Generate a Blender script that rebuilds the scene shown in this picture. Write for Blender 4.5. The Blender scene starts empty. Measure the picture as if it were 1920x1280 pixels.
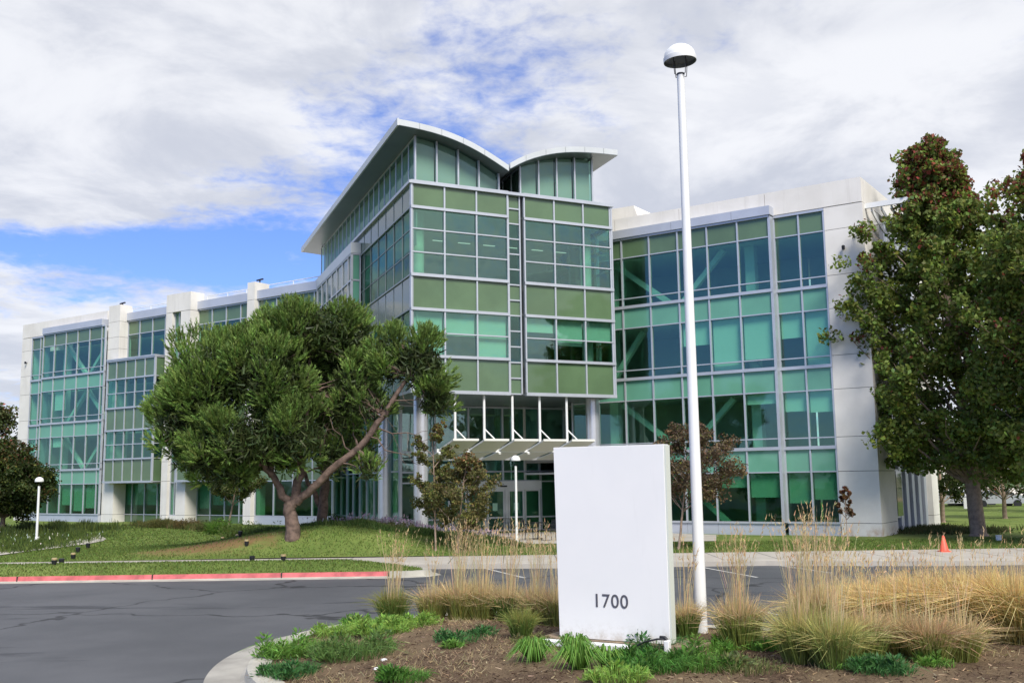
import bpy, math, random
import numpy as np
from mathutils import Vector, Matrix
rng = np.random.default_rng(7); random.seed(7)
SC = bpy.context.scene
COL = SC.collection
# ------------------------------------------------------------------ camera
HC, PITCH, ROLL, FPX = 2.8, .1352, .0141, 1915.58
_d = np.array([0, math.cos(PITCH), math.sin(PITCH)])
_r0 = np.array([1., 0, 0]); _u0 = np.array([0, -math.sin(PITCH), math.cos(PITCH)])
_r = math.cos(ROLL)*_r0 - math.sin(ROLL)*_u0
_u = math.sin(ROLL)*_r0 + math.cos(ROLL)*_u0
cam = bpy.data.cameras.new('camera'); co = bpy.data.objects.new('camera', cam); COL.objects.link(co)
cam.sensor_width = 36; cam.lens = 36*FPX/1920; cam.clip_end = 4000; cam.clip_start = .1
co.matrix_world = Matrix(((_r[0], _u[0], -_d[0], 0), (_r[1], _u[1], -_d[1], 0), (_r[2], _u[2], -_d[2], HC), (0, 0, 0, 1)))
SC.camera = co
def ray(x, y): return _d + _r*(x-960)/FPX - _u*(y-640)/FPX
def gr(x, y, z=0.):                       # where a sight line meets height z
    q = ray(x, y); p = np.array([0, 0, HC]) + q*(z-HC)/q[2]; return float(p[0]), float(p[1])
def dep(x, y, Y):
    q = ray(x, y); p = np.array([0, 0, HC]) + q*Y/q[1]; return float(p[0]), float(p[1]), float(p[2])
# ------------------------------------------------------------------ world
SUN_EL, SUN_AZ = math.radians(46), math.radians(163)     # azimuth clockwise from +Y
W = bpy.data.worlds.new('World'); SC.world = W; W.use_nodes = True
nt = W.node_tree; nt.nodes.clear()
def N(t, **k):
    n = nt.nodes.new(t)
    for a, b in k.items():
        if a == 'op': n.operation = b
        else: setattr(n, a, b)
    return n
def M(op, a, b=None, c=None):
    n = nt.nodes.new('ShaderNodeMath'); n.operation = op
    for i, v in enumerate((a, b, c)):
        if v is None: continue
        if isinstance(v, (int, float)): n.inputs[i].default_value = v
        else: nt.links.new(v, n.inputs[i])
    return n.outputs[0]
def mixc(f, a, b):
    n = nt.nodes.new('ShaderNodeMix'); n.data_type = 'RGBA'
    for i, v in ((0, f), (6, a), (7, b)):
        if isinstance(v, (int, float)): n.inputs[i].default_value = v
        elif isinstance(v, tuple): n.inputs[i].default_value = (*v, 1)
        else: nt.links.new(v, n.inputs[i])
    return n.outputs[2]
def ramp(f, stops):
    n = nt.nodes.new('ShaderNodeMapRange'); n.interpolation_type = 'SMOOTHSTEP'
    nt.links.new(f, n.inputs[0])
    for i, v in enumerate(stops): n.inputs[i+1].default_value = v
    return n.outputs[0]
def noise(vec, scale, det=6, rough=.55, dist=0.):
    n = nt.nodes.new('ShaderNodeTexNoise'); n.inputs['Scale'].default_value = scale
    n.inputs['Detail'].default_value = det; n.inputs['Roughness'].default_value = rough
    n.inputs['Distortion'].default_value = dist
    nt.links.new(vec, n.inputs['Vector']); return n.outputs[0]
def world():
    sky = N('ShaderNodeTexSky', sky_type='NISHITA', sun_disc=False, sun_elevation=SUN_EL, sun_rotation=SUN_AZ)
    sky.air_density = 1.0; sky.dust_density = .25; sky.ozone_density = 3.0
    tc = N('ShaderNodeTexCoord'); sep = N('ShaderNodeSeparateXYZ'); nt.links.new(tc.outputs['Generated'], sep.inputs[0])
    x, y, z = sep.outputs
    az = M('ARCTAN2', x, y); el = M('ARCSINE', z)
    zz = M('MAXIMUM', M('ADD', z, .16), .05)
    cp = N('ShaderNodeCombineXYZ'); nt.links.new(M('DIVIDE', x, zz), cp.inputs[0]); nt.links.new(M('DIVIDE', y, zz), cp.inputs[1])
    P = cp.outputs[0]
    big = noise(P, 1.1, 8, .6, .3); med = noise(P, 4.0, 8, .62, .25); fine = noise(P, 15., 5, .6, .3)
    def blob(a, e, wa, we, amp):
        da = M('DIVIDE', M('SUBTRACT', az, a), wa); de = M('DIVIDE', M('SUBTRACT', el, e), we)
        r2 = M('ADD', M('MULTIPLY', da, da), M('MULTIPLY', de, de))
        return M('MULTIPLY', M('POWER', 2.718, M('MULTIPLY', r2, -1.)), amp)
    d = M('ADD', M('MULTIPLY', M('SUBTRACT', big, .5), .9), M('MULTIPLY', M('SUBTRACT', med, .5), 1.0))
    d = M('ADD', d, M('MULTIPLY', M('SUBTRACT', fine, .5), .62))
    d = M('ADD', d, .34)
    def pxb(px, py, wx, wy, amp):
        q = ray(px, py); q = q/np.linalg.norm(q)
        return blob(math.atan2(q[0], q[1]), math.asin(q[2]), wx/1915., wy/1915., amp)
    for b in ((250, 470, 340, 36, -.72), (500, 462, 170, 56, -.62), (360, 400, 150, 26, -.2), (840, 210, 360, 120, -.33), (600, 330, 120, 60, -.2), (200, 310, 70, 24, -.22), (110, 560, 300, 40, -.17), (420, 520, 160, 24, -.3),
              (1000, 90, 350, 70, -.16), (560, 90, 120, 60, .10), (150, 390, 260, 36, .3), (1500, 250, 420, 220, .55), (150, 230, 330, 110, .38), (250, 60, 420, 130, .42), (100, 640, 260, 60, .25), (545, 480, 34, 20, .55)):
        d = M('ADD', d, pxb(*b))
    back = M('ADD', blob(-1.85, .22, .75, .55, 1.), blob(-2.6, .5, .5, .5, .35))
    d = M('SUBTRACT', d, M('MULTIPLY', back, .75))
    mask = ramp(d, (-.12, .42, .0, 1.))
    # cloud brightness: white tops, grey undersides
    sh = noise(P, 2.1, 7, .6, .4)
    s = M('ADD', ramp(sh, (.35, .66, 0., 1.)), M('ADD', pxb(1330, 215, 200, 110, .55), pxb(1640, 130, 260, 60, .5)))
    s = M('ADD', s, M('ADD', pxb(1430, 350, 300, 60, -.5), pxb(300, 130, 420, 110, .0)))
    s = M('ADD', s, M('ADD', pxb(1600, 60, 300, 40, -.3), pxb(1850, 330, 120, 130, .45)))
    s = ramp(s, (-.2, 1.2, 0., 1.))
    cl = mixc(s, (3.15, 3.3, 3.7), (4.8, 4.85, 5.0))
    skc = N('ShaderNodeMix', data_type='RGBA', blend_type='MULTIPLY'); skc.inputs[0].default_value = 1.
    nt.links.new(sky.outputs[0], skc.inputs[6]); skc.inputs[7].default_value = (.50, .58, .90, 1)
    m2 = M('MULTIPLY', mask, .95)
    low = ramp(el, (-.02, .12, .55, 0.))
    m2 = M('MAXIMUM', m2, M('MULTIPLY', low, M('SUBTRACT', 1., M('MINIMUM', back, 1.))))
    col = mixc(m2, skc.outputs[2], cl)
    bg = N('ShaderNodeBackground'); nt.links.new(col, bg.inputs[0]); bg.inputs[1].default_value = .1
    out = N('ShaderNodeOutputWorld'); nt.links.new(bg.outputs[0], out.inputs[0])
world()
W.cycles.sampling_method = 'MANUAL'; W.cycles.sample_map_resolution = 1024
sl = bpy.data.lights.new('sun', 'SUN'); so = bpy.data.objects.new('sun', sl); COL.objects.link(so)
sl.energy = 2.35; sl.angle = math.radians(22); sl.color = (1, .95, .87)
sd = Vector((math.sin(SUN_AZ)*math.cos(SUN_EL), math.cos(SUN_AZ)*math.cos(SUN_EL), math.sin(SUN_EL)))
so.rotation_euler = sd.to_track_quat('Z', 'Y').to_euler()
SC.view_settings.view_transform = 'Standard'; SC.view_settings.look = 'None'
SC.view_settings.exposure = 1.0; SC.view_settings.gamma = 1
SC.cycles.max_bounces = 8; SC.cycles.transparent_max_bounces = 16; SC.cycles.diffuse_bounces = 3
SC.cycles.glossy_bounces = 3; SC.cycles.caustics_reflective = False; SC.cycles.caustics_refractive = False
# ------------------------------------------------------------------ materials
def mat(name, base, rough=.6, metal=0., var=0., vscale=3., var2=None, bump=0., bscale=40., spec=.5, detail=6, coord='Object'):
    global nt
    m = bpy.data.materials.new(name); m.use_nodes = True; nt = m.node_tree
    b = nt.nodes['Principled BSDF']; b.inputs['Base Color'].default_value = (*base, 1)
    b.inputs['Roughness'].default_value = rough; b.inputs['Metallic'].default_value = metal
    b.inputs['Specular IOR Level'].default_value = spec
    tc = nt.nodes.new('ShaderNodeTexCoord')
    if var > 0 or var2:
        f = ramp(noise(tc.outputs[coord], vscale, detail, .6), (.3, .7, 0., 1.))
        lo = tuple(c*(1-var) for c in base); hi = var2 if var2 else tuple(min(1, c*(1+var)) for c in base)
        c = mixc(f, lo, hi); nt.links.new(c, b.inputs['Base Color'])
    if bump > 0:
        bn = nt.nodes.new('ShaderNodeBump'); bn.inputs['Strength'].default_value = bump; bn.inputs['Distance'].default_value = .02
        nt.links.new(noise(tc.outputs[coord], bscale, 4), bn.inputs['Height']); nt.links.new(bn.outputs[0], b.inputs['Normal'])
    return m
def glass_mat(name, tint, refl=1.45, gl=(.92, 1., .98), wav=.03, gz=.8):
    global nt
    m = bpy.data.materials.new(name); m.use_nodes = True; nt = m.node_tree; nt.nodes.clear()
    tr = N('ShaderNodeBsdfTransparent'); tr.inputs[0].default_value = (*tint, 1)
    g = N('ShaderNodeBsdfGlossy'); g.inputs['Color'].default_value = (*gl, 1); g.inputs['Roughness'].default_value = .015
    ge = N('ShaderNodeNewGeometry'); dp = N('ShaderNodeVectorMath', op='DOT_PRODUCT'); nt.links.new(ge.outputs['Incoming'], dp.inputs[0]); nt.links.new(ge.outputs['Normal'], dp.inputs[1])
    fr = M('ADD', refl, M('MULTIPLY', M('POWER', M('SUBTRACT', 1., M('MINIMUM', M('ABSOLUTE', dp.outputs['Value']), 1.)), 5.), (1-refl)*gz))
    tc = N('ShaderNodeTexCoord'); bn = N('ShaderNodeBump'); bn.inputs['Strength'].default_value = .25; bn.inputs['Distance'].default_value = wav
    nt.links.new(noise(tc.outputs['Object'], .8, 2), bn.inputs['Height']); nt.links.new(bn.outputs[0], g.inputs['Normal'])
    mx = N('ShaderNodeMixShader'); o = N('ShaderNodeOutputMaterial')
    nt.links.new(fr, mx.inputs[0]); nt.links.new(tr.outputs[0], mx.inputs[1]); nt.links.new(g.outputs[0], mx.inputs[2]); nt.links.new(mx.outputs[0], o.inputs[0])
    return m
def leaf_mat(name, rough=.55, trans=.35, spec=.25):
    """colour comes from the mesh's own per-leaf colour attribute"""
    global nt
    m = bpy.data.materials.new(name); m.use_nodes = True; nt = m.node_tree
    b = nt.nodes['Principled BSDF']; a = N('ShaderNodeAttribute', attribute_name='tint')
    nt.links.new(a.outputs['Color'], b.inputs['Base Color']); b.inputs['Roughness'].default_value = rough; b.inputs['Specular IOR Level'].default_value = spec
    t = N('ShaderNodeBsdfTranslucent'); nt.links.new(a.outputs['Color'], t.inputs[0])
    mx = N('ShaderNodeMixShader'); mx.inputs[0].default_value = trans
    o = nt.nodes['Material Output']
    nt.links.new(b.outputs[0], mx.inputs[1]); nt.links.new(t.outputs[0], mx.inputs[2]); nt.links.new(mx.outputs[0], o.inputs[0])
    return m
MT = {}
MT['conc'] = None
MT['alu'] = mat('aluminium_mullion', (.50, .53, .58), .38, .35, var=.05, vscale=1.5)
MT['fascia'] = mat('metal_fascia', (.50, .53, .60), .42, .25, var=.05, vscale=.8)
MT['white_metal'] = mat('white_painted_metal', (.78, .79, .78), .4, var=.03, vscale=2)
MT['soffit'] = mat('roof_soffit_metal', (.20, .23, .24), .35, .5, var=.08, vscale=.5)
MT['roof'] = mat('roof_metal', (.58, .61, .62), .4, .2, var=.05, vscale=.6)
MT['green'] = mat('green_spandrel_glass', (.105, .172, .090), .05, var=.14, vscale=.35, spec=.65)
MT['teal'] = mat('pale_spandrel_glass', (.13, .34, .24), .06, var=.07, vscale=.4, spec=.6)
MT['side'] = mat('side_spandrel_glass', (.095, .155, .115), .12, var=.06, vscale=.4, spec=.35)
MT['glass'] = glass_mat('tinted_vision_glass', (.66, .87, .78), .08, (.78, 1., .93))
MT['glass_low'] = glass_mat('dark_green_glass', (.49, .72, .60), .05, (.7, .95, .85))
MT['glass_tower'] = glass_mat('tower_vision_glass', (.64, .84, .75), .13, (.78, 1., .90), wav=.05)
MT['glass_lobby'] = glass_mat('lobby_glass', (.52, .72, .66), .16, (.80, .98, .98), wav=.04)
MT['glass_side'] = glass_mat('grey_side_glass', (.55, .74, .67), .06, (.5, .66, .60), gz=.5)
MT['blind'] = mat('roller_blind', (.86, .88, .85), .9)
MT['int_wall'] = mat('interior_wall', (.62, .63, .58), .9)
MT['int_floor'] = mat('interior_floor', (.36, .34, .30), .8)
MT['int_ceil'] = mat('interior_ceiling', (.75, .75, .72), .9)
MT['brace'] = mat('steel_brace_paint', (.80, .84, .78), .5)
MT['colm'] = mat('metal_clad_column', (.60, .61, .65), .28, .55, var=.04)
MT['dark'] = mat('dark_gap', (.02, .022, .024), .7)
MT['asph'] = None
MT['kerb'] = mat('kerb_concrete', (.40, .385, .33), .85, var=.16, vscale=1.4, bump=.3, bscale=60)
MT['gutter'] = mat('gutter_concrete', (.33, .315, .28), .9, var=.22, vscale=1.1, bump=.3, bscale=60)
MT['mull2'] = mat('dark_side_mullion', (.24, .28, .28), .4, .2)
MT['walk'] = mat('sidewalk_concrete', (.42, .39, .34), .85, var=.10, vscale=1.0, bump=.2, bscale=50)
MT['red'] = mat('red_kerb_paint', (.52, .12, .125), .7, var=.28, vscale=2.6, bump=.2)
MT['sign'] = None
MT['signedge'] = mat('sign_edge_metal', (.62, .66, .60), .4)
MT['wood'] = mat('weathered_timber', (.24, .18, .12), .85, var=.35, vscale=7, bump=.5, bscale=30)
MT['num'] = mat('grey_numeral_paint', (.09, .09, .11), .5)
MT['black'] = mat('black_metal', (.02, .021, .025), .45, .3)
MT['bark'] = mat('pine_bark', (.135, .092, .072), .9, var=.45, vscale=5, bump=.9, bscale=16)
MT['bark2'] = mat('smooth_grey_bark', (.30, .22, .165), .85, var=.3, vscale=6, bump=.5, bscale=25)
MT['cone'] = mat('orange_cone_plastic', (.85, .12, .07), .5)
MT['leaf'] = leaf_mat('leaf_surface'); MT['needle'] = leaf_mat('pine_needles', .5, .22, .3); MT['blade'] = leaf_mat('grass_blade', .6, .35, .2)
MT['stain'] = None
def asphalt_mat():
    global nt
    m = bpy.data.materials.new('asphalt'); m.use_nodes = True; nt = m.node_tree; b = nt.nodes['Principled BSDF']
    tc = N('ShaderNodeTexCoord'); P = tc.outputs['Object']
    f1 = ramp(noise(P, .25, 6, .6), (.35, .65, 0., 1.)); f2 = noise(P, 60., 3, .7)
    c = mixc(f1, (.058, .061, .067), (.090, .093, .100))
    mp = N('ShaderNodeMapping'); mp.inputs['Scale'].default_value = (.09, .42, 1); nt.links.new(P, mp.inputs[0])
    f3 = ramp(noise(mp.outputs[0], 1.3, 5, .65, .6), (.60, .66, 0., .85))
    c = mixc(f3, c, (.020, .021, .026))
    c2 = mixc(ramp(f2, (.35, .75, 0., .5)), c, (.10, .105, .115))
    v = nt.nodes.new('ShaderNodeTexVoronoi'); v.feature = 'DISTANCE_TO_EDGE'; v.inputs['Scale'].default_value = .16
    n2 = nt.nodes.new('ShaderNodeTexNoise'); n2.inputs['Scale'].default_value = 1.2; nt.links.new(P, n2.inputs['Vector'])
    ad = nt.nodes.new('ShaderNodeVectorMath'); ad.operation = 'ADD'; nt.links.new(P, ad.inputs[0]); nt.links.new(n2.outputs['Color'], ad.inputs[1])
    nt.links.new(ad.outputs[0], v.inputs['Vector'])
    cr = ramp(v.outputs['Distance'], (.003, .013, .8, 0.))
    c3 = mixc(cr, c2, (.012, .012, .014))
    nt.links.new(c3, b.inputs['Base Color']); b.inputs['Roughness'].default_value = .72
    bn = N('ShaderNodeBump'); bn.inputs['Strength'].default_value = .35; bn.inputs['Distance'].default_value = .01
    nt.links.new(f2, bn.inputs['Height']); nt.links.new(bn.outputs[0], b.inputs['Normal'])
    return m
def lawn_mat():
    global nt
    m = bpy.data.materials.new('lawn_turf'); m.use_nodes = True; nt = m.node_tree; b = nt.nodes['Principled BSDF']
    tc = N('ShaderNodeTexCoord'); P = tc.outputs['Object']
    c = mixc(ramp(noise(P, .45, 6, .65), (.35, .65, 0., 1.)), (.095, .15, .032), (.17, .225, .058))
    c = mixc(ramp(noise(P, 9., 5, .7), (.4, .75, 0., .55)), c, (.16, .17, .06))
    dist = nt.nodes.new('ShaderNodeVectorMath'); dist.operation = 'SUBTRACT'; nt.links.new(P, dist.inputs[0]); dist.inputs[1].default_value = (-11.6, 39.6, .0)
    sc = nt.nodes.new('ShaderNodeVectorMath'); sc.operation = 'MULTIPLY'; nt.links.new(dist.outputs[0], sc.inputs[0]); sc.inputs[1].default_value = (.30, .62, 0)
    ln = nt.nodes.new('ShaderNodeVectorMath'); ln.operation = 'LENGTH'; nt.links.new(sc.outputs[0], ln.inputs[0])
    f = ramp(M('SUBTRACT', ln.outputs[1], M('MULTIPLY', M('SUBTRACT', noise(P, 1.6, 5, .7), .5), 1.6)), (.35, 1.25, .85, 0.))
    c = mixc(f, c, (.21, .115, .06))
    nt.links.new(c, b.inputs['Base Color']); b.inputs['Roughness'].default_value = .9; b.inputs['Specular IOR Level'].default_value = .1
    bn = N('ShaderNodeBump'); bn.inputs['Strength'].default_value = .6; bn.inputs['Distance'].default_value = .03
    nt.links.new(noise(P, 30., 4, .7), bn.inputs['Height']); nt.links.new(bn.outputs[0], b.inputs['Normal'])
    return m
def mulch_mat():
    global nt
    m = bpy.data.materials.new('mulch_soil'); m.use_nodes = True; nt = m.node_tree; b = nt.nodes['Principled BSDF']
    tc = N('ShaderNodeTexCoord'); P = tc.outputs['Object']
    c = mixc(ramp(noise(P, 1.1, 6, .65), (.38, .62, 0., 1.)), (.080, .050, .034), (.20, .145, .088))
    c = mixc(ramp(noise(P, 28., 5, .75), (.40, .70, 0., .75)), c, (.30, .22, .14))
    c = mixc(ramp(noise(P, 45., 4, .7, .5), (.28, .45, .8, 0.)), c, (.025, .016, .012))
    nt.links.new(c, b.inputs['Base Color']); b.inputs['Roughness'].default_value = .95; b.inputs['Specular IOR Level'].default_value = .1
    bn = N('ShaderNodeBump'); bn.inputs['Strength'].default_value = 1.; bn.inputs['Distance'].default_value = .05
    nt.links.new(noise(P, 22., 6, .75), bn.inputs['Height']); nt.links.new(bn.outputs[0], b.inputs['Normal'])
    return m
def streaked():
    global nt
    m = bpy.data.materials.new('concrete_panel'); m.use_nodes = True; nt = m.node_tree; b = nt.nodes['Principled BSDF']
    P = N('ShaderNodeTexCoord').outputs['Object']; mp = N('ShaderNodeMapping'); mp.inputs['Scale'].default_value = (2.2, 2.2, .16); nt.links.new(P, mp.inputs[0])
    c = mixc(ramp(noise(P, .8, 6), (.3, .7, 0., 1.)), (.70, .675, .63), (.78, .755, .71))
    c = mixc(ramp(noise(mp.outputs[0], 1.6, 7, .7), (.50, .80, 0., .34)), c, (.40, .37, .33))
    c = mixc(ramp(noise(P, 38., 3, .7), (.62, .75, 0., .25)), c, (.45, .42, .38))
    nt.links.new(c, b.inputs['Base Color']); b.inputs['Roughness'].default_value = .82; return m
MT['conc'] = streaked()
def sign_mat():
    global nt
    m = bpy.data.materials.new('sign_white_panel'); m.use_nodes = True; nt = m.node_tree; b = nt.nodes['Principled BSDF']
    P = N('ShaderNodeTexCoord').outputs['Object']; sp = N('ShaderNodeSeparateXYZ'); nt.links.new(P, sp.inputs[0])
    mp = N('ShaderNodeMapping'); mp.inputs['Scale'].default_value = (3., 3., .3); nt.links.new(P, mp.inputs[0])
    c = mixc(ramp(noise(P, .7, 4), (.3, .7, 0., 1.)), (.80, .80, .79), (.84, .835, .82))
    c = mixc(M('MULTIPLY', ramp(sp.outputs[2], (.44, .78, 1., 0.)), ramp(noise(P, 7., 6, .7), (.42, .7, 0., .55))), c, (.42, .36, .28))
    c = mixc(ramp(noise(mp.outputs[0], 2.2, 6, .7), (.56, .8, 0., .16)), c, (.50, .49, .46))
    nt.links.new(c, b.inputs['Base Color']); b.inputs['Roughness'].default_value = .42; return m
MT['sign'] = sign_mat()
def pier_mat():
    """cast concrete whose foot is stained by rust coloured splash"""
    global nt
    m = bpy.data.materials.new('stained_concrete'); m.use_nodes = True; nt = m.node_tree; b = nt.nodes['Principled BSDF']
    tc = N('ShaderNodeTexCoord'); P = tc.outputs['Object']
    sp = N('ShaderNodeSeparateXYZ'); nt.links.new(P, sp.inputs[0])
    c = mixc(ramp(noise(P, .9, 5), (.3, .7, 0., 1.)), (.71, .685, .64), (.79, .765, .72))
    h = ramp(sp.outputs[2], (.1, .75, 1., 0.))
    f = M('MULTIPLY', h, ramp(noise(P, 1.7, 5, .65), (.42, .68, 0., .8)))
    c = mixc(f, c, (.42, .24, .11))
    nt.links.new(c, b.inputs['Base Color']); b.inputs['Roughness'].default_value = .8
    return m
MT['asph'] = asphalt_mat(); MT['lawn'] = lawn_mat(); MT['mulch'] = mulch_mat(); MT['stain'] = pier_mat()
# ------------------------------------------------------------------ mesh helpers
class MB:
    def __init__(s): s.v = []; s.f = []; s.smooth = False
    def quad(s, *p):
        n = len(s.v); s.v += [tuple(map(float, q)) for q in p]; s.f.append(tuple(range(n, n+len(p))))
    def hexa(s, p):      # p: 4 bottom pts (ccw from above), 4 top pts
        n = len(s.v); s.v += [tuple(map(float, q)) for q in p]
        for f in ((3, 2, 1, 0), (4, 5, 6, 7), (0, 1, 5, 4), (1, 2, 6, 5), (2, 3, 7, 6), (3, 0, 4, 7)): s.f.append(tuple(n+i for i in f))
    def box(s, x0, x1, y0, y1, z0, z1):
        s.hexa([(x0, y0, z0), (x1, y0, z0), (x1, y1, z0), (x0, y1, z0), (x0, y0, z1), (x1, y0, z1), (x1, y1, z1), (x0, y1, z1)])
    def bar(s, a, b, w, h=None, up=(0, 0, 1)):
        a = Vector(a); b = Vector(b); d = (b-a).normalized(); h = h or w
        upv = Vector(up)
        if abs(d.dot(upv)) > .98: upv = Vector((1, 0, 0))
        x = d.cross(upv).normalized()*w/2; y = x.cross(d).normalized()*h/2
        s.hexa([a-x-y, a+x-y, b+x-y, b-x-y, a-x+y, a+x+y, b+x+y, b-x+y])
    def tube(s, pts, rad, n=8, cap=True):
        pts = [Vector(p) for p in pts]; rings = []
        px = None
        for i, p in enumerate(pts):
            d = (pts[min(i+1, len(pts)-1)]-pts[max(i-1, 0)]).normalized()
            if px is None: px = d.orthogonal().normalized()
            px = (px - d*px.dot(d)).normalized(); py = d.cross(px)
            r = rad[i] if hasattr(rad, '__len__') else rad
            n0 = len(s.v); rings.append(n0)
            for k in range(n):
                a = 2*math.pi*k/n; s.v.append(tuple(p + px*math.cos(a)*r + py*math.sin(a)*r))
        for a, b in zip(rings, rings[1:]):
            for k in range(n): s.f.append((a+k, a+(k+1) % n, b+(k+1) % n, b+k))
        if cap: s.f.append(tuple(rings[0]+k for k in reversed(range(n)))); s.f.append(tuple(rings[-1]+k for k in range(n)))
    def lathe(s, c, prof, n=24, M3=None):
        rings = []
        for r, z in prof:
            rings.append(len(s.v))
            for k in range(n):
                a = 2*math.pi*k/n; q = Vector((r*math.cos(a), r*math.sin(a), z))
                if M3: q = M3 @ q
                s.v.append((c[0]+q[0], c[1]+q[1], c[2]+q[2]))
        for a, b in zip(rings, rings[1:]):
            for k in range(n): s.f.append((a+k, a+(k+1) % n, b+(k+1) % n, b+k))
    def build(s, name, m, parent=None, smooth=False, loc=None):
        me = bpy.data.meshes.new(name); v = s.v
        if loc is not None: v = [(a-loc[0], b-loc[1], c-loc[2]) for a, b, c in v]
        me.from_pydata(v, [], s.f); me.materials.append(m)
        if smooth:
            me.polygons.foreach_set('use_smooth', [True]*len(me.polygons))
            try: me.set_sharp_from_angle(angle=math.radians(40))
            except Exception: pass
        me.update(); o = bpy.data.objects.new(name, me); COL.objects.link(o)
        if loc is not None: o.location = loc
        if parent: o.parent = parent
        return o
def tag(o, label=None, cat=None, group=None, kind=None):
    if label: o['label'] = label
    if cat: o['category'] = cat
    if group: o['group'] = group
    if kind: o['kind'] = kind
    return o
def thing(name, label, cat, loc=(0, 0, 0), group=None, rz=0.):
    o = bpy.data.objects.new(name, None); COL.objects.link(o); o.location = loc; o.rotation_euler.z = rz
    o.empty_display_size = .3
    return tag(o, label, cat, group)
def copy_tree(root, loc, rz=0., sc=1., label=None, group=None):
    r = root.copy(); COL.objects.link(r); r.location = loc; r.rotation_euler.z = rz; r.scale = (sc, sc, sc)
    if label: r['label'] = label
    if group: r['group'] = group
    for ch in list(root.children):
        c = ch.copy(); COL.objects.link(c); c.parent = r
        for g in list(ch.children):
            q = g.copy(); COL.objects.link(q); q.parent = c
    return r
def struct(name, mb, m, **k):
    o = mb.build(name, m, **k); o['kind'] = 'structure'; return o
def cards(name, V, C, m, parent=None, loc=None, nper=4):
    """V: (n, nper, 3) polygons, C: (n,3) colours"""
    V = np.asarray(V, np.float32); n = len(V)
    if loc is not None: V = V - np.array(loc, np.float32)
    me = bpy.data.meshes.new(name); me.vertices.add(n*nper); me.vertices.foreach_set('co', V.reshape(-1))
    me.loops.add(n*nper); me.loops.foreach_set('vertex_index', np.arange(n*nper, dtype=np.int32))
    me.polygons.add(n); me.polygons.foreach_set('loop_start', np.arange(0, n*nper, nper, dtype=np.int32))
    try: me.polygons.foreach_set('loop_total', np.full(n, nper, np.int32))
    except Exception: pass
    a = me.color_attributes.new('tint', 'FLOAT_COLOR', 'POINT')
    c4 = np.ones((n*nper, 4), np.float32); c4[:, :3] = np.repeat(np.clip(C, 0, 1), nper, axis=0)
    a.data.foreach_set('color', c4.reshape(-1)); me.materials.append(m); me.update(calc_edges=True); me.validate()
    o = bpy.data.objects.new(name, me); COL.objects.link(o)
    if loc is not None: o.location = loc
    if parent: o.parent = parent
    return o
def unit(v): return v/np.maximum(np.linalg.norm(v, axis=-1, keepdims=True), 1e-9)
def blades(base, tip, w, mid=None):
    """tapering quads from base to tip: (n,3),(n,3); returns list of (n,4,3) with a kink at mid"""
    d = tip-base; side = unit(np.cross(d, rng.normal(size=d.shape)))*(np.asarray(w).reshape(-1, 1)/2)
    if mid is None:
        return np.stack([base-side, base+side, tip+side*.25, tip-side*.25], 1)
    a = np.stack([base-side, base+side, mid+side*.8, mid-side*.8], 1); b = np.stack([mid-side*.8, mid+side*.8, tip+side*.12, tip-side*.12], 1)
    return np.concatenate([a, b])
# ------------------------------------------------------------------ ground
def sheet(name, pts, z, m, kind='structure'):
    mb = MB(); mb.quad(*[(x, y, z) for x, y in pts]); o = mb.build(name, m); o['kind'] = kind; return o
MT['far'] = mat('far_ground', (.13, .135, .07), .95, var=.3, vscale=.02, var2=(.22, .19, .11))
sheet('ground', [(-1500, -1500), (1500, -1500), (1500, 2500), (-1500, 2500)], -.06, MT['far'])
sheet('parking_lot', [(-70, -60), (70, -60), (70, 38.2), (-70, 38.2)], 0., MT['asph'])
def sstep(t): t = np.clip(t, 0, 1); return t*t*(3-2*t)
def lawn_h(x, y):
    x = np.asarray(x, float); y = np.asarray(y, float)
    m = .98*np.exp(-((x+7.2)/5.2)**2-((y-41.3)/4.3)**2)*sstep((y-36.9)/2.6)*sstep((1.2-x)/3.)
    return .15 + m
def grid(name, x0, x1, nx, y0, y1, ny, hf, m, inside=None):
    xs = np.linspace(x0, x1, nx); ys = np.linspace(y0, y1, ny); X, Y = np.meshgrid(xs, ys); Z = hf(X, Y)
    v = np.stack([X.ravel(), Y.ravel(), Z.ravel()], 1); f = []
    for j in range(ny-1):
        for i in range(nx-1):
            a = j*nx+i
            if inside is None or inside((xs[i]+xs[i+1])/2, (ys[j]+ys[j+1])/2): f.append((a, a+1, a+nx+1, a+nx))
    me = bpy.data.meshes.new(name); me.from_pydata(v.tolist(), [], f); me.materials.append(m); me.polygons.foreach_set('use_smooth', [True]*len(f)); me.update()
    o = bpy.data.objects.new(name, me); COL.objects.link(o); return o
tag(grid('lawn', -62, 62, 249, 37.35, 106, 230, lawn_h, MT['lawn']), kind='structure')
def prism_poly(pts, z0, z1):
    mb = MB(); n = len(pts); mb.quad(*[(x, y, z1) for x, y in pts])
    for i in range(n):
        a, b = pts[i], pts[(i+1) % n]; mb.quad((*a, z0), (*b, z0), (*b, z1), (*a, z1))
    return mb
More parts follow.
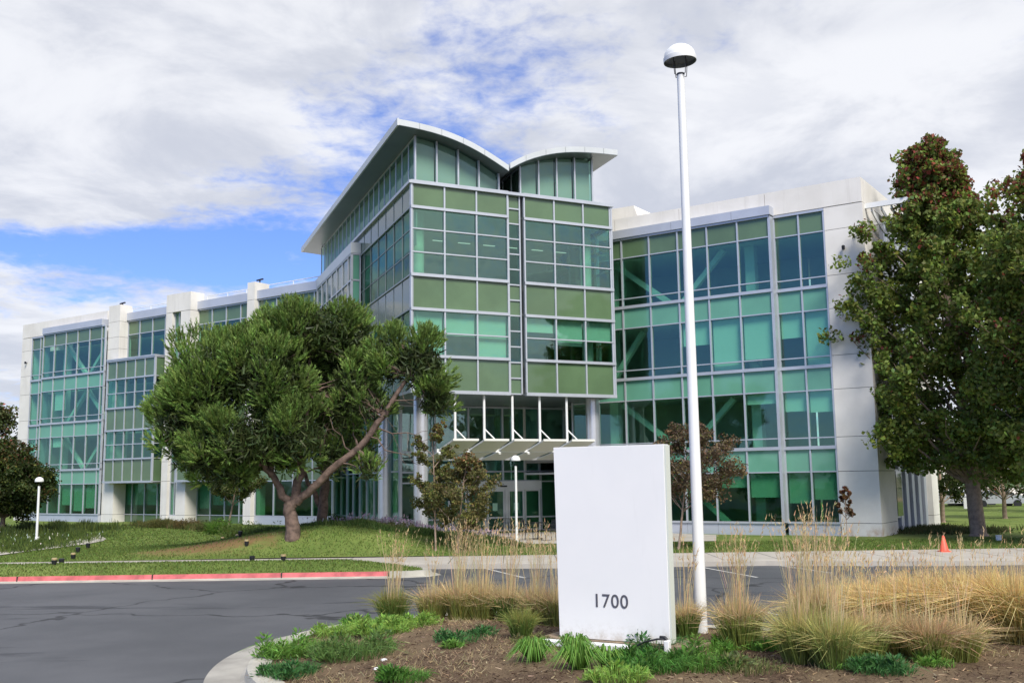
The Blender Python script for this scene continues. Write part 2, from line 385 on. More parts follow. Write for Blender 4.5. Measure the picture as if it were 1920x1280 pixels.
# front lawn strip with its slanted tip, raised a little in the middle
def tipx(y): return np.interp(y, [31.2, 31.7, 32.6, 34.9], [-3.15, -2.7, -3.0, -4.7])
def strip_mesh():
    ys = np.linspace(31.3, 34.9, 14); mb = []
    vs = []; fs = []; nx = 120
    for j, y in enumerate(ys):
        xs = np.linspace(-62, tipx(y), nx)
        for x in xs: vs.append((x, y, .155+.2*math.sin(math.pi*(y-31.3)/3.6)*float(sstep((tipx(y)-x)/2.))))
    for j in range(len(ys)-1):
        for i in range(nx-1): a = j*nx+i; fs.append((a, a+1, a+nx+1, a+nx))
    me = bpy.data.meshes.new('lawn'); me.from_pydata(vs, [], fs); me.materials.append(MT['lawn']); me.polygons.foreach_set('use_smooth', [True]*len(fs)); me.update()
    o = bpy.data.objects.new('lawn', me); COL.objects.link(o); tag(o, kind='structure')
strip_mesh()
# sidewalk behind the strip, then along the parking bays
sw = [(-62, 34.9), (-4.7, 34.9), (-3.6, 33.9), (1.2, 33.4), (8, 33.3), (13, 32.3), (62, 31.2), (62, 37.36), (-62, 37.36)]
struct('sidewalk', prism_poly([(p[0], p[1]) for p in sw], .0, .146), MT['walk'])
j = MB()
for x in np.arange(-58, 60, 1.8): j.box(x, x+.02, (34.95 if x < -5 else 33.95), 37.3, .146, .149)
struct('sidewalk_joints', j, MT['dark'])
# kerbs
def kerb_profile(path, closed=False):
    return path
def sweep(path, prof, name, m, kind='structure'):
    """prof: list of (offset to the right of travel, z)"""
    P = [np.array(p, float) for p in path]; mb = MB(); rows = []
    for i, p in enumerate(P):
        t = P[min(i+1, len(P)-1)]-P[max(i-1, 0)]; t = t/np.linalg.norm(t); r = np.array([t[1], -t[0]])
        rows.append([(p[0]+r[0]*o, p[1]+r[1]*o, z) for o, z in prof])
    for a, b in zip(rows, rows[1:]):
        for k in range(len(prof)-1): mb.quad(a[k], a[k+1], b[k+1], b[k])
    mb.quad(*rows[0]); mb.quad(*reversed(rows[-1]))
    o = mb.build(name, m)
    if kind: o['kind'] = kind
    return o
kp = [(-.17, .155), (.0, .16), (.03, .006), (.4, .006), (.42, -.02)]
redp = [(-62+i*2., 31.2) for i in range(30)]+[(-3.75, 31.2)]
sweep(redp, [(-.17, .157), (.0, .16), (.035, .03)], 'red_kerb', MT['red'])
sweep(redp, [(.034, .032), (.05, .008), (.42, .006), (.43, -.02)], 'kerb_gutter', MT['kerb'])
jj = MB()
for x in (-44.1, -35.2, -26.3, -20.6, -14.9, -10.86, -7.0, -3.8): jj.box(x, x+.03, 31.155, 31.375, .02, .164)
struct('kerb_joints', jj, MT['dark'])
tipp = [(-3.75, 31.2), (-3.2, 31.22), (-2.75, 31.4), (-2.55, 31.7), (-2.75, 32.3), (-3.3, 33.1), (-3.95, 33.9)]
sweep(tipp, [(-.25, .158), (.0, .16), (.04, .008), (.3, .006), (.32, -.02)], 'kerb', MT['kerb'])
# island bed
ISL = [(.2, 9.6), (-1.4, 10.8), (-2.6, 12.4), (-3.4, 14.), (-3.85, 15.1), (-4.08, 16.3), (-4.12, 17.4), (-3.98, 18.5), (-3.55, 19.5), (-2.95, 20.2), (-2.2, 20.8), (-1.2, 21.3), (0.2, 21.3), (1.6, 20.6), (2.8, 19.5), (4.2, 18.7), (6., 18.3), (9, 18.3), (13, 18.6), (20, 19.2), (30, 19.6)]
def bez(path, n=6):
    P = np.array(path, float); out = []
    for i in range(len(P)-1):
        p0 = P[max(i-1, 0)]; p1 = P[i]; p2 = P[i+1]; p3 = P[min(i+2, len(P)-1)]
        for t in np.linspace(0, 1, n, endpoint=False): out.append(.5*((2*p1)+(-p0+p2)*t+(2*p0-5*p1+4*p2-p3)*t*t+(-p0+3*p1-3*p2+p3)*t**3))
    out.append(P[-1]); return [tuple(q) for q in out]
isl = bez(ISL)
sweep(isl[::-1], [(-.30, .15), (.0, .165), (.06, .012), (.62, .006), (.64, -.02)], 'island_kerb', MT['kerb']) if False else (sweep(isl, [(.34, .165), (.06, .175), (.0, .16), (-.035, .03)], 'kerb', MT['kerb']), sweep(isl, [(-.03, .032), (-.10, .012), (-.60, .012), (-.62, -.02)], 'gutter', MT['gutter']))
from bisect import bisect
islp = np.array(isl)
def isl_dist(x, y):
    d = np.min(np.hypot(islp[:, 0]-x, islp[:, 1]-y)); return d
def in_isl(x, y):
    if x > 30: return False
    poly = isl+[(30, 4), (isl[0][0], 4)]; c = False; n = len(poly)
    for i in range(n):
        x1, y1 = poly[i]; x2, y2 = poly[(i+1) % n]
        if (y1 > y) != (y2 > y) and x < (x2-x1)*(y-y1)/(y2-y1)+x1: c = not c
    return c
def isl_h(x, y):
    d = isl_dist(x, y)
    return .13 + .20*float(sstep((d-.1)/2.6)) + .03*math.sin(x*1.7+y*.9)*float(sstep(d/1.5))
def island():
    nx, ny = 150, 90; xs = np.linspace(-4.3, 24, nx); ys = np.linspace(8, 21.5, ny); vs = []; idx = {}; fs = []
    ins = [[in_isl(x, y) for x in xs] for y in ys]
    for jx, y in enumerate(ys):
        for i, x in enumerate(xs):
            vs.append((x, y, isl_h(x, y) if ins[jx][i] else .12))
    for jx in range(ny-1):
        for i in range(nx-1):
            k = sum((ins[jx][i], ins[jx+1][i], ins[jx][i+1], ins[jx+1][i+1]))
            if k >= 2:
                a = jx*nx+i; fs.append((a, a+1, a+nx+1, a+nx))
    # pull outside vertices of used faces back to the kerb's inner edge
    for f in fs:
        for a in f:
            x, y, z = vs[a]
            if not ins[a//nx][a % nx]:
                k = int(np.argmin(np.hypot(islp[:, 0]-x, islp[:, 1]-y))); vs[a] = (float(islp[k, 0])+(.1 if x < 0 else 0), float(islp[k, 1])-(.1 if y > 19 else 0), .13)
    me = bpy.data.meshes.new('planting_bed'); me.from_pydata(vs, [], fs); me.materials.append(MT['mulch']); me.polygons.foreach_set('use_smooth', [True]*len(fs)); me.update()
    o = bpy.data.objects.new('planting_bed', me); COL.objects.link(o); tag(o, kind='structure')
island()
# painted lines of the parking bays
MT['line'] = mat('worn_white_line', (.42, .42, .40), .8, var=.3, vscale=6)
ln = MB()
def pline(a, b, w=.11):
    a = np.array(a); b = np.array(b); t = (b-a)/np.linalg.norm(b-a); n = np.array([-t[1], t[0]])*w/2
    ln.quad((*(a-n), .005), (*(b-n), .005), (*(b+n), .005), (*(a+n), .005))
for a, b in (((880, 1058), (984, 1083)), ((1100, 1052), (1190, 1080)), ((1262, 1053), (1420, 1082)), ((1395, 1050), (1560, 1074)), ((1335, 1172), (1352, 1182)), ((1425, 1145), (1465, 1153)), ((1000, 1056), (1075, 1063)), ((1450, 1052), (1640, 1062))):
    pline(gr(*a), gr(*b))
struct('parking_lines', ln, MT['line'])
# curved path on the left lawn
near = [(-40, 1046), (0, 1039), (60, 1031), (120, 1024), (165, 1018), (192, 1013)]; far = [(-40, 1038), (0, 1032), (60, 1023), (105, 1017), (138, 1011), (150, 1004)]
pp = [gr(x, y, .2) for x, y in near]; pf = [gr(x, y, .2) for x, y in far]
pm = MB()
for i in range(5): pm.quad((*pp[i], .185), (*pp[i+1], .185), (*pf[i+1], .185), (*pf[i], .185))
pm.quad((*pp[5], .185), (pp[5][0]-.6, pp[5][1]+2.0, .185), (pf[5][0]+.4, pf[5][1]+1.6, .185), (*pf[5], .185))
struct('path', pm, MT['walk'])
sheet('patio', [(-.6, 43.6), (8.5, 43.9), (9.4, 48.4), (4.5, 54), (-6, 52), (-3, 46)], .165, MT['walk'])
# ------------------------------------------------------------------ office building
BLD = thing('office_building', 'four storey green glass office building with curved metal roofs over its central block', 'building', (0, 0, 0))
class Fr:
    def __init__(s, o, a, flip=False):
        s.o = np.array(o, float); s.D = np.array([math.cos(a), math.sin(a)]); s.N = np.array([s.D[1], -s.D[0]])*(-1 if flip else 1)
    def p(s, u, n, z): q = s.o+s.D*u+s.N*n; return (q[0], q[1], z)
    def box(s, mb, u0, u1, n0, n1, z0, z1):
        mb.hexa([s.p(u0, n1, z0), s.p(u1, n1, z0), s.p(u1, n0, z0), s.p(u0, n0, z0), s.p(u0, n1, z1), s.p(u1, n1, z1), s.p(u1, n0, z1), s.p(u0, n0, z1)])
    def pane(s, mb, u0, u1, n, z0, z1): mb.quad(s.p(u0, n, z0), s.p(u1, n, z0), s.p(u1, n, z1), s.p(u0, n, z1))
RW = Fr((5.743, 51.825), -.5976); LW = Fr((-41.185, 85.162), -.5969); TF = Fr((-4.164, 41.87), .4546)
TS = Fr((-4.164, 41.87), 1.932, flip=True)   # side going back; N points to the left
z0, z1, z2, z3 = .717, 4.10, 7.80, 11.50; ZH = {1: 3.01, 2: 6.71, 3: 10.41, 4: 14.08}; ZT = 15.08; ZR = 16.34
def part(mb, name, m, **k): return mb.build(name, MT[m], BLD, **k)
R_ = random.Random(5)
def window(fr, u0, u1, n, za, zb, m='glass', tr=None, blind=None, name='window'):
    """one glazed unit of a storey: the pane, its own slim frame bead, and the blind behind it as a sub-part"""
    t = [R_.uniform(-.007, .007) for _ in range(4)]; a, b, c, d, e = u0+.03, u1-.03, za+.03, zb-.03, n-.025
    mb = MB(); mb.hexa([fr.p(a, e+.005+t[0], c), fr.p(b, e+.005+t[1], c), fr.p(b, e-.005+t[1], c), fr.p(a, e-.005+t[0], c), fr.p(a, e+.005+t[2], d), fr.p(b, e+.005+t[3], d), fr.p(b, e-.005+t[3], d), fr.p(a, e-.005+t[2], d)])
    o = part(mb, name, m)
    if blind and blind > .02:
        b = MB(); fr.box(b, u0+.05, u1-.05, n-.20, n-.185, zb-(zb-za)*blind, zb-.01); b.build('blind', MT['blind'], o)
    return o
def spandrel(fr, u0, u1, n, za, zb, m='green', name='spandrel_panel'):
    mb = MB(); fr.box(mb, u0+.025, u1-.025, n-.05, n-.015, za+.02, zb-.02); return part(mb, name, m)
def grid_frame(fr, us, zs, n, vw=.06, hw=.06, thick=None, dpt=.06, name='mullion_frame', m='alu'):
    mb = MB(); za, zb = zs[0], zs[-1]
    for u in us: fr.box(mb, u-vw/2, u+vw/2, n-.10, n+dpt, za, zb)
    for z in zs:
        w = (thick or {}).get(z, hw); fr.box(mb, us[0]-vw/2, us[-1]+vw/2, n-.09, n+dpt+(.035 if w > hw else -.015), z-w/2, z+w/2)
    return part(mb, name, m)
R_ = random.Random(5)
storeys = [(0, z0, ZH[1], z1), (1, z1, ZH[2], z2), (2, z2, ZH[3], z3), (3, z3, ZH[4], ZT)]
def wall_bay(fr, us, n, blinds, top='green', low='glass_low', light='teal', skip=()):
    zs = [z0]
    for k, za, zh, zb in storeys:
        if k > 0: zs.append(za+.45)
        zs += [zh, zb]
    th = {z0: .09, z1: .15, z2: .15, z3: .15, ZT: .10}
    grid_frame(fr, us, sorted(zs), n, .075, .055, th)
    for k, za, zh, zb in storeys:
        for i in range(len(us)-1):
            bl = blinds(k, i)
            window(fr, us[i], us[i+1], n, za, zh, 'glass_low' if k == 0 else 'glass', blind=bl)
            spandrel(fr, us[i], us[i+1], n, zh, zb, top if k == 3 else light)
w = 1.580; W2 = 1.190; g0 = .0865
# --- right wing
def rb(k, i):
    t = {3: [0]*10, 2: [0, 0, .0, 0, 0, 0, 0, .45, .95, .8], 1: [0, 0, 0, 0, 0, 0, 0, 0, 0, .2], 0: [0, 0, 0, .3, .2, .4, .3, .5, .3, .5]}[k]
    return t[(i+3) % 10]
usR = [i*w for i in range(-2, 6)]
wall_bay(RW, usR, 0., rb)
o5 = 5*w
usR2 = [o5+g0, o5+g0+W2, o5+g0+2*W2]
def rb2(k, i): return {3: [0, 0], 2: [.45, .97], 1: [.35, .38], 0: [.62, .55]}[k][i]
wall_bay(RW, usR2, -.469, rb2)
mb = MB(); RW.box(mb, o5+.04, o5+.085, -.52, .04, z0, ZT); part(mb, 'corner_fin', 'alu')
# concrete pier in stacked panels, real open joints
def stacked(fr, u0, u1, n0, n1, zs, name='concrete_pier', m='conc', gap=.022):
    mb = MB()
    for a, b in zip(zs, zs[1:]): fr.box(mb, u0, u1, n0, n1, a+gap/2, b-gap/2)
    o = part(mb, name, m)
    c = MB(); fr.box(c, u0+.03, u1-.03, n0+.03, n1-.03, zs[0], zs[-1]-.03); c.build('joint_backing', MT['dark'], o); return o
pz = [0, z0, ZH[1], z1+.45, ZH[2], z2+.45, ZH[3], z3+.45, ZH[4], 15.17]
uC = 12.17
stacked(RW, usR2[-1]+.04, uC, -3.2, -.44, pz, m='stain')
# parapets
def stacked_u(fr, us, n0, n1, za, zb, name='parapet'):
    mb = MB()
    for a, b in zip(us, us[1:]): fr.box(mb, a+.01, b-.01, n0, n1, za, zb)
    o = part(mb, name, 'conc'); return o
stacked_u(RW, [-7.5, -4, -.6, 3.1, 7.6, uC], -.80, -.42, 15.19, ZR)
mb = MB(); RW.box(mb, -7.5, usR2[-1]+.03, -1.0, -.47, ZT+.06, 15.185); part(mb, 'lintel', 'conc')
mb = MB(); 
for a, b in ((-7.5, -.7), (-.7, 2.9), (2.9, 6.1), (6.1, o5+.12)): RW.box(mb, a+.008, b-.008, -.46, .16, ZT+.055, 15.56)
part(mb, 'metal_fascia', 'fascia')
# side return of the parapet and the side wall with its recessed strip windows
Bk = 11.6
mb = MB(); RW.box(mb, uC-.38, uC-.001, -.42-Bk, -.82, 15.19, ZR); part(mb, 'parapet', 'conc')
mb = MB(); RW.box(mb, -7.5, uC-.4, -.42-Bk, -.42-Bk+.35, 15.19, ZR); RW.box(mb, -7.5, uC-.4, -.42-Bk+.36, -.83, 15.2, 15.35); part(mb, 'roof_slab', 'conc')
stacked(RW, uC-.62, uC-.02, -.42-Bk, -.42-Bk+1.4, pz)
mb = MB()
nn = -3.4
k = 0
while nn > -.42-Bk+1.7:
    RW.box(mb, uC-.50, uC-.18-(.12 if k % 2 else 0), nn-.42, nn, .02, 15.15); nn -= .62; k += 1
part(mb, 'wall_fin', 'fascia')
mb = MB(); RW.box(mb, uC-.56, uC-.515, -.42-Bk+1.42, -3.22, 0.02, 15.15); part(mb, 'side_wall', 'fascia')
class SideFr(Fr): pass
RS = Fr(RW.p(uC-.30, -.44, 0)[:2], -.5976+math.pi/2)   # along the side wall going back; N points right
for za, zb in ((.9, 3.0), (4.4, 6.6), (8.2, 10.3), (11.9, 14.)):
    for ua, ub in ((3.6, 4.6),):
        f = MB(); RS.box(f, ua-.08, ub+.08, .02, .10, za-.08, zb+.08); wf = part(f, 'side_window', 'alu')
        g = MB(); RS.box(g, ua, ub, .11, .125, za, zb); g.build('pane', MT['side_glass'] if 'side_glass' in MT else MT['green'], wf)
# sunshade of curved slats projecting from the top of the side wall
mb = MB()
RW.box(mb, uC+.0, uC+2.75, -.98, -.84, 14.93, 15.17); RW.box(mb, uC+0., uC+2.75, -4.6, -4.46, 14.93, 15.17); RW.box(mb, uC+2.75, uC+2.87, -4.6, -.84, 14.93, 15.17)
RW.box(mb, uC+0., uC+2.75, -2.4, -2.3, 14.45, 14.56)
so_ = part(mb, 'sunshade', 'white_metal')
for i in range(6):
    u = uC+.22+i*.44; sm = MB(); prev = None
    for t in np.linspace(0, 1, 9):
        nn = -1.0-3.4*t; zz = 15.0-.95*math.sin(math.pi*.5*min(1, t*1.6))*(1 if t < .625 else 1-.0*t)
        zz = 14.95-.75*math.sin(t*math.pi*.5)
        cur = (nn, zz)
        if prev: sm.hexa([RW.p(u, prev[0], prev[1]-.16), RW.p(u+.05, prev[0], prev[1]-.16), RW.p(u+.05, nn, zz-.16), RW.p(u, nn, zz-.16), RW.p(u, prev[0], prev[1]+.06), RW.p(u+.05, prev[0], prev[1]+.06), RW.p(u+.05, nn, zz+.06), RW.p(u, nn, zz+.06)])
        prev = cur
    sm.build('slat', MT['white_metal'], so_)
# plinth
mb = MB()
for a, b in zip(usR, usR[1:]): RW.box(mb, a+.006, b-.006, -.25, .035, 0., z0-.05)
for a, b in zip(usR2, usR2[1:]): RW.box(mb, a+.006, b-.006, -.7, -.44, 0., z0-.05)
part(mb, 'plinth', 'fascia')
# interiors
def interior(fr, u0, u1, nf, nb, top=15.0, levels=(z1, z2, z3), wall=5.5):
    mb = MB(); fr.box(mb, u0, u1, nb, nf-.3, .10, .16)
    for z in levels: fr.box(mb, u0, u1, nb, nf-.3, z-.38, z-.02)
    o = part(mb, 'floor_slab', 'int_floor')
    c = MB()
    for z in (*levels, top): fr.box(c, u0, u1, nb, nf-.3, z-(.95 if z == top else 1.0), z-.9)
    part(c, 'ceiling', 'int_ceil')
    b = MB(); fr.box(b, u0, u1, nf-wall-.2, nf-wall, .17, top); part(b, 'inner_wall', 'int_wall')
interior(RW, -6.4, o5-.05, 0, -11.3); interior(RW, o5-.04, o5+2.4, -.47, -11.3)
def braces(fr, lst, n=-1.0, cols=()):
    for (ua, za, ub, zb) in lst:
        mb = MB(); mb.bar(fr.p(ua, n, za), fr.p(ub, n, zb), .26, .26); part(mb, 'brace', 'brace')
    for u in cols:
        mb = MB(); fr.box(mb, u-.24, u+.24, n-.55, n-.1, .17, 14.9); part(mb, 'inner_column', 'brace')
braces(RW, [(-.9, 14.0, 2.45, 11.45), (5.2, 14.0, 2.75, 11.45), (-1.2, 7.9, .6, 10.3), (6.9, 7.75, 4.6, 10.3), (-.7, 6.6, 2.6, 4.1), (5.4, 6.6, 2.9, 4.1), (2.2, 3.0, 5.3, .25)], cols=(-1.3, 6.45))
mb = MB(); RW.box(mb, -7.4, -6.5, -11.8, -.42, 0, 15.18); part(mb, 'core_wall', 'int_wall')
# rooftop block on the right wing seen beside the tower
mb = MB(); a0 = RW.p(-1.5, -2.2, 16.3); mb.hexa([RW.p(-3.5, -2.2, 15.4), RW.p(.35, -2.2, 15.4), RW.p(.35, -6, 15.4), RW.p(-3.5, -6, 15.4), RW.p(-3.5, -2.2, 17.5), RW.p(-.35, -2.2, 17.45), RW.p(-.35, -6, 17.45), RW.p(-3.5, -6, 17.5)])
part(mb, 'rooftop_block', 'conc')
# --- left wing
usA = [1.60, 2.45, 3.15, 3.94]
usB = [3.98+w*i for i in range(6)]+[12.30]
wall_bay(LW, [1.60, 2.8, 3.94], 0.02, lambda k, i: [.0, .4, 0, 0][k])
wall_bay(LW, usB, .49, lambda k, i: {0: [.3, .0, .7, .9, .8, .3], 1: [0, .3, 0, 0, 0, 0], 2: [0, .6, 0, 0, 0, 0], 3: [.0, .0, .0, .0, 0, 0]}[k][i])
mb = MB(); LW.box(mb, 3.93, 4.0, .03, .5, z0, ZT); part(mb, 'corner_fin', 'alu')
mb = MB(); LW.box(mb, 3.95, 12.0, -.3, .66, ZT+.055, 15.62); part(mb, 'metal_fascia', 'fascia')
stacked(LW, 0, 1.56, -3., .03, pz)
stacked_u(LW, [0, 4, 8, 11.8], -.35, .05, 15.19, ZR)
mb = MB(); LW.box(mb, 1.56, 11.8, -.5, -.02, ZT+.06, 15.185); part(mb, 'lintel', 'conc')
mb = MB()
for a, b in zip(usB, usB[1:]): LW.box(mb, a+.006, b-.006, .2, .53, 0, z0-.05)
LW.box(mb, 1.58, 3.93, -.2, .05, 0, z0-.05); part(mb, 'plinth', 'fascia')
tall = [0, z0, ZH[1], 12.24, 13.0, ZH[4], 15.17, 16.75]
tall = [0, z0, 3.1, 4.5, 6.7, 8.25, 10.4, 12.05, ZH[4], 15.3, 16.75]
def pylon(u0, u1, n1=.75): stacked(LW, u0, u1, -1.6, n1, tall)
stacked(LW, 12.335, 13.75, -.75, .30, [0, z0, 3.05, 4.5, 6.7, 8.25, 10.4, 12.05, 13.2, 14.1, 15.3, 16.6])
def bay_top(us, n=-.5, head=15.35):
    zs = [12.2, 14.3, head]; grid_frame(LW, us, zs, n, .07, .06, {12.2: .12, head: .1})
    for a, b in zip(us, us[1:]):
        window(LW, a, b, n, 12.2, 14.3); spandrel(LW, a, b, n, 14.3, head)
    mb = MB(); LW.box(mb, us[0]-.3, us[-1]+.3, n-.3, n+.20, head+.055, head+.64); part(mb, 'metal_fascia', 'fascia')
    rl = MB(); rz = head+1.2
    for u in (us[0]-.2, (us[0]*2+us[-1])/3, (us[0]+2*us[-1])/3, us[-1]+.2): rl.tube([LW.p(u, n-.9, head+.3), LW.p(u, n-.9, rz)], .03, 6)
    for z in (rz, rz-.45): rl.tube([LW.p(us[0]-.2, n-.9, z), LW.p(us[-1]+.2, n-.9, z)], .028, 6)
    part(rl, 'roof_railing', 'white_metal')
def bay_box(u0, u1, n=.95):
    w_ = (u1-u0)/5; us = [u0+w_*i for i in range(6)]; zs = [3.1, 4.78, 5.85, 6.9, 8.57, 9.68, 10.75, 12.15]
    grid_frame(LW, us, zs, n, .07, .06, {3.1: .14, 4.78: .11, 6.9: .13, 8.57: .13, 10.75: .11, 12.15: .12})
    for a, b in zip(us, us[1:]):
        for q in ((3.1, 4.78), (6.9, 8.57), (10.75, 12.15)): spandrel(LW, a, b, n, *q, name='bay_panel')
        for q in ((4.78, 6.9), (8.57, 10.75)): window(LW, a, b, n, *q, name='bay_window')
    # returns
    for u, sgn in ((u1, 1), (u0, -1)):
        S2 = Fr(LW.p(u, n, 0)[:2], -.5969+math.pi/2, flip=(sgn < 0)); us2 = [0.0, n+.55]
        grid_frame(S2, us2, zs, 0., .07, .06)
        for za, zb, g in ((3.1, 4.78, 1), (4.78, 6.9, 0), (6.9, 8.57, 1), (8.57, 10.75, 0), (10.75, 12.15, 1)):
            (spandrel if g else window)(S2, us2[0], us2[1], 0., za, zb, name='bay_return_panel')
    mb = MB(); LW.box(mb, u0-.06, u1+.06, -.55, n+.13, 12.20, 12.30); part(mb, 'bay_cap', 'alu')
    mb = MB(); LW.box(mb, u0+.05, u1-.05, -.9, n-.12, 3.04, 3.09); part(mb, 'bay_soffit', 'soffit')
def recess_ground(us, n=-1.0):
    grid_frame(LW, us, [.05, .70, 3.0], n, .06, .06)
    for a, b in zip(us, us[1:]): window(LW, a, b, n, .70, 3.0, 'glass_low', blind=R_.choice([.7, .75, .8])); spandrel(LW, a, b, n, .05, .70)
bay_top([13.1, 13.79, 15.2, 16.74, 18.25, 19.3]); bay_box(13.15, 18.85, .75); recess_ground([13.7, 14.6, 16.1, 17.6, 19.3], -.75)
def narrow(u0, u1, n=.1):
    um = (u0+u1)/2; zs = [z0, 3.0, 4.4, 6.7, 8.2, 10.4, 12.0, 14.1, 15.4]
    grid_frame(LW, [u0, um, u1], zs, n, .06, .06)
    for a, b in ((u0, um), (um, u1)):
        for i in range(len(zs)-1): (window if i % 2 == 0 or i > 4 else spandrel)(LW, a, b, n, zs[i], zs[i+1], name='slit_window')
stacked(LW, 19.33, 20.02, -.9, .30, tall[:-1]); stacked(LW, 21.0, 22.05, -.9, .30, tall[:-1]); narrow(20.05, 20.97, .0)
mb = MB(); LW.box(mb, 19.33, 22.05, -.9, .302, 15.32, 16.65); part(mb, 'pier_head', 'conc')
mb = MB(); LW.box(mb, 20.03, 20.99, -.2, .2, 0, z0-.04); part(mb, 'plinth', 'conc')
bay_top([22.0+i*(28.05-22.0)/4 for i in range(5)], n=-.5, head=15.35); bay_box(21.6, 27.4, n=.75); recess_ground([22.05, 23.5, 25., 26.5, 28.05], -.75)
stacked(LW, 28.05, 28.78, -1.0, .30, tall[:-1]+[16.55])
usD = [28.8+i*(35.9-28.8)/4 for i in range(5)]
bay_top(usD, n=-.1, head=15.3)
grid_frame(LW, usD, [z0, 3.0, 4.4, 6.7, 8.2, 10.4, 12.14], -.1, .07, .06)
for a, b in zip(usD, usD[1:]):
    for za, zb, g in ((z0, 3., 0), (3., 4.4, 1), (4.4, 6.7, 0), (6.7, 8.2, 1), (8.2, 10.4, 0), (10.4, 12.14, 1)):
        (spandrel if g else window)(LW, a, b, -.1, za, zb, **({'name': 'link_panel'} if g else {'m': 'glass_low', 'name': 'link_window'}))
mb = MB(); LW.box(mb, 28.8, 35.9, -.3, -.02, 0, z0-.04); part(mb, 'plinth', 'fascia')
interior(LW, .4, 35.6, -.95, -10.5, top=15.0)
braces(LW, [(6.2, 14.0, 8.9, 11.5), (11.6, 14.0, 9.2, 11.5), (9.0, 10.3, 6.5, 7.9), (9.1, 10.3, 11.7, 7.9), (6.3, 6.6, 8.9, 4.2), (11.5, 6.6, 9.2, 4.2)], n=-.35, cols=(5.6,))
mb = MB(); LW.box(mb, .02, 36, -10.9, -10.55, 0, 16.2); LW.box(mb, .02, .35, -10.54, -3.05, 0, 16.3); LW.box(mb, .36, 36, -10.5, -1.7, 15.2, 15.35); part(mb, 'rear_wall', 'conc')
for px_ in ((13.3, -.2), (28.5, -.4)):
    mb = MB(); mb.tube([LW.p(px_[0], px_[1], 16.5), LW.p(px_[0], px_[1], 16.75)], .05, 8); mb.bar(LW.p(px_[0]-.3, px_[1], 16.78), LW.p(px_[0]+.3, px_[1], 16.82), .12, .09)
    part(mb, 'roof_floodlight', 'black')
def wall_lamp(fr, u, n, z):
    mb = MB(); mb.tube([fr.p(u, n, z), fr.p(u, n+.12, z)], .035, 8); mb.lathe(fr.p(u, n+.16, z), [(.0, -.12), (.07, -.11), (.08, .05), (.05, .09), (0, .1)], 10); part(mb, 'wall_lamp', 'black')
wall_lamp(RW, 11.25, -.44, 13.15); wall_lamp(LW, .85, .03, 13.1); wall_lamp(LW, 21.5, .30, 13.6)
# --- central tower (measured at one scale, then set to its real one)
_before = set(bpy.data.objects)
T0, T1, T2, T3, T4, T5 = 15.39, 14.29, 11.39, 9.94, 7.98, 6.50
tw, tg, tw2 = 1.492, .828, 1.502
uL = [0, tw, 2*tw, 3*tw]; uR = [3*tw+tg+i*tw2 for i in range(4)]; UE = uR[-1]
mids = [T3-(T3-T4)*.5, T1-(T1-T2)*.32, T1-(T1-T2)*.665]
def tower_bay(fr, us, n, blinds):
    zs = sorted([T0, T1, T2, T3, T4, T5]+mids)
    grid_frame(fr, us, zs, n, .07, .055, {T0: .12, T1: .12, T2: .13, T3: .12, T4: .12, T5: .14})
    for i in range(len(us)-1):
        a, b = us[i], us[i+1]
        spandrel(fr, a, b, n, T1, T0); spandrel(fr, a, b, n, T3, T2); spandrel(fr, a, b, n, T5, T4)
        window(fr, a, b, n, T2, T1, 'glass_tower', blind=blinds(1, i)); window(fr, a, b, n, T4, T3, 'glass_tower', blind=blinds(0, i))
tower_bay(TF, uL, 0, lambda k, i: ([.97, .52, .97] if k == 0 else [0, 0, 0])[i])
tower_bay(TF, uR, 0, lambda k, i: ([.35, .62, .5] if k == 0 else [0, 0, 0])[i])
# recessed ladder strip between the two halves
ua, ub = 3*tw+.05, 3*tw+tg-.05; lad = MB(); nz = 13
for u in (ua+.02, ua+.58): TF.box(lad, u-.03, u+.03, -.14, -.02, T5, T0)
zl = np.linspace(T5, T0, nz+1)
for z in zl: TF.box(lad, ua+.05, ua+.55, -.13, -.04, z-.03, z+.03)
part(lad, 'ladder_frame', 'alu')
for a, b in zip(zl, zl[1:]):
    mid = (a+b)/2; isg = (T2 < mid < T1) or (T4 < mid < T3)
    mb = MB(); TF.box(mb, ua+.05, ua+.55, -.11, -.10, a+.03, b-.03); part(mb, 'ladder_pane', 'glass' if isg else 'green')
mb = MB(); TF.box(mb, ua+.62, ub+.01, -.40, -.36, T5, T0); TF.box(mb, ub-.0, ub+.04, -.36, -.02, T5, T0); part(mb, 'recess_lining', 'soffit')
# side face: storey-high strip windows and bands
LS = 22.9; ns = 15; uS = [i*LS/ns for i in range(ns+1)]
zs = sorted([T0, T1, T2, T3, T4, T5]+mids)
grid_frame(TS, uS, zs, 0, .03, .03, {T0: .10, T1: .07, T2: .07, T3: .07, T4: .07, T5: .12}, dpt=.004, m='mull2')
for za, zb in ((T1, T0), (T3, T2), (T5, T4)):
    mb = MB()
    for a, b in zip(uS, uS[1:]): TS.box(mb, a+.015, b-.015, -.05, -.015, za+.02, zb-.02)
    part(mb, 'spandrel_band', 'side')
for za, zb in ((T2, T1), (T4, T3)):
    mb = MB()
    for a, b in zip(uS, uS[1:]): TS.box(mb, a+.015, b-.015, -.04, -.03, za+.02, zb-.02)
    part(mb, 'strip_window', 'glass_side')
    b_ = MB(); TS.box(b_, .1, LS-.1, -.28, -.26, zb-(zb-za)*.55, zb-.03); part(b_, 'strip_blind', 'blind')
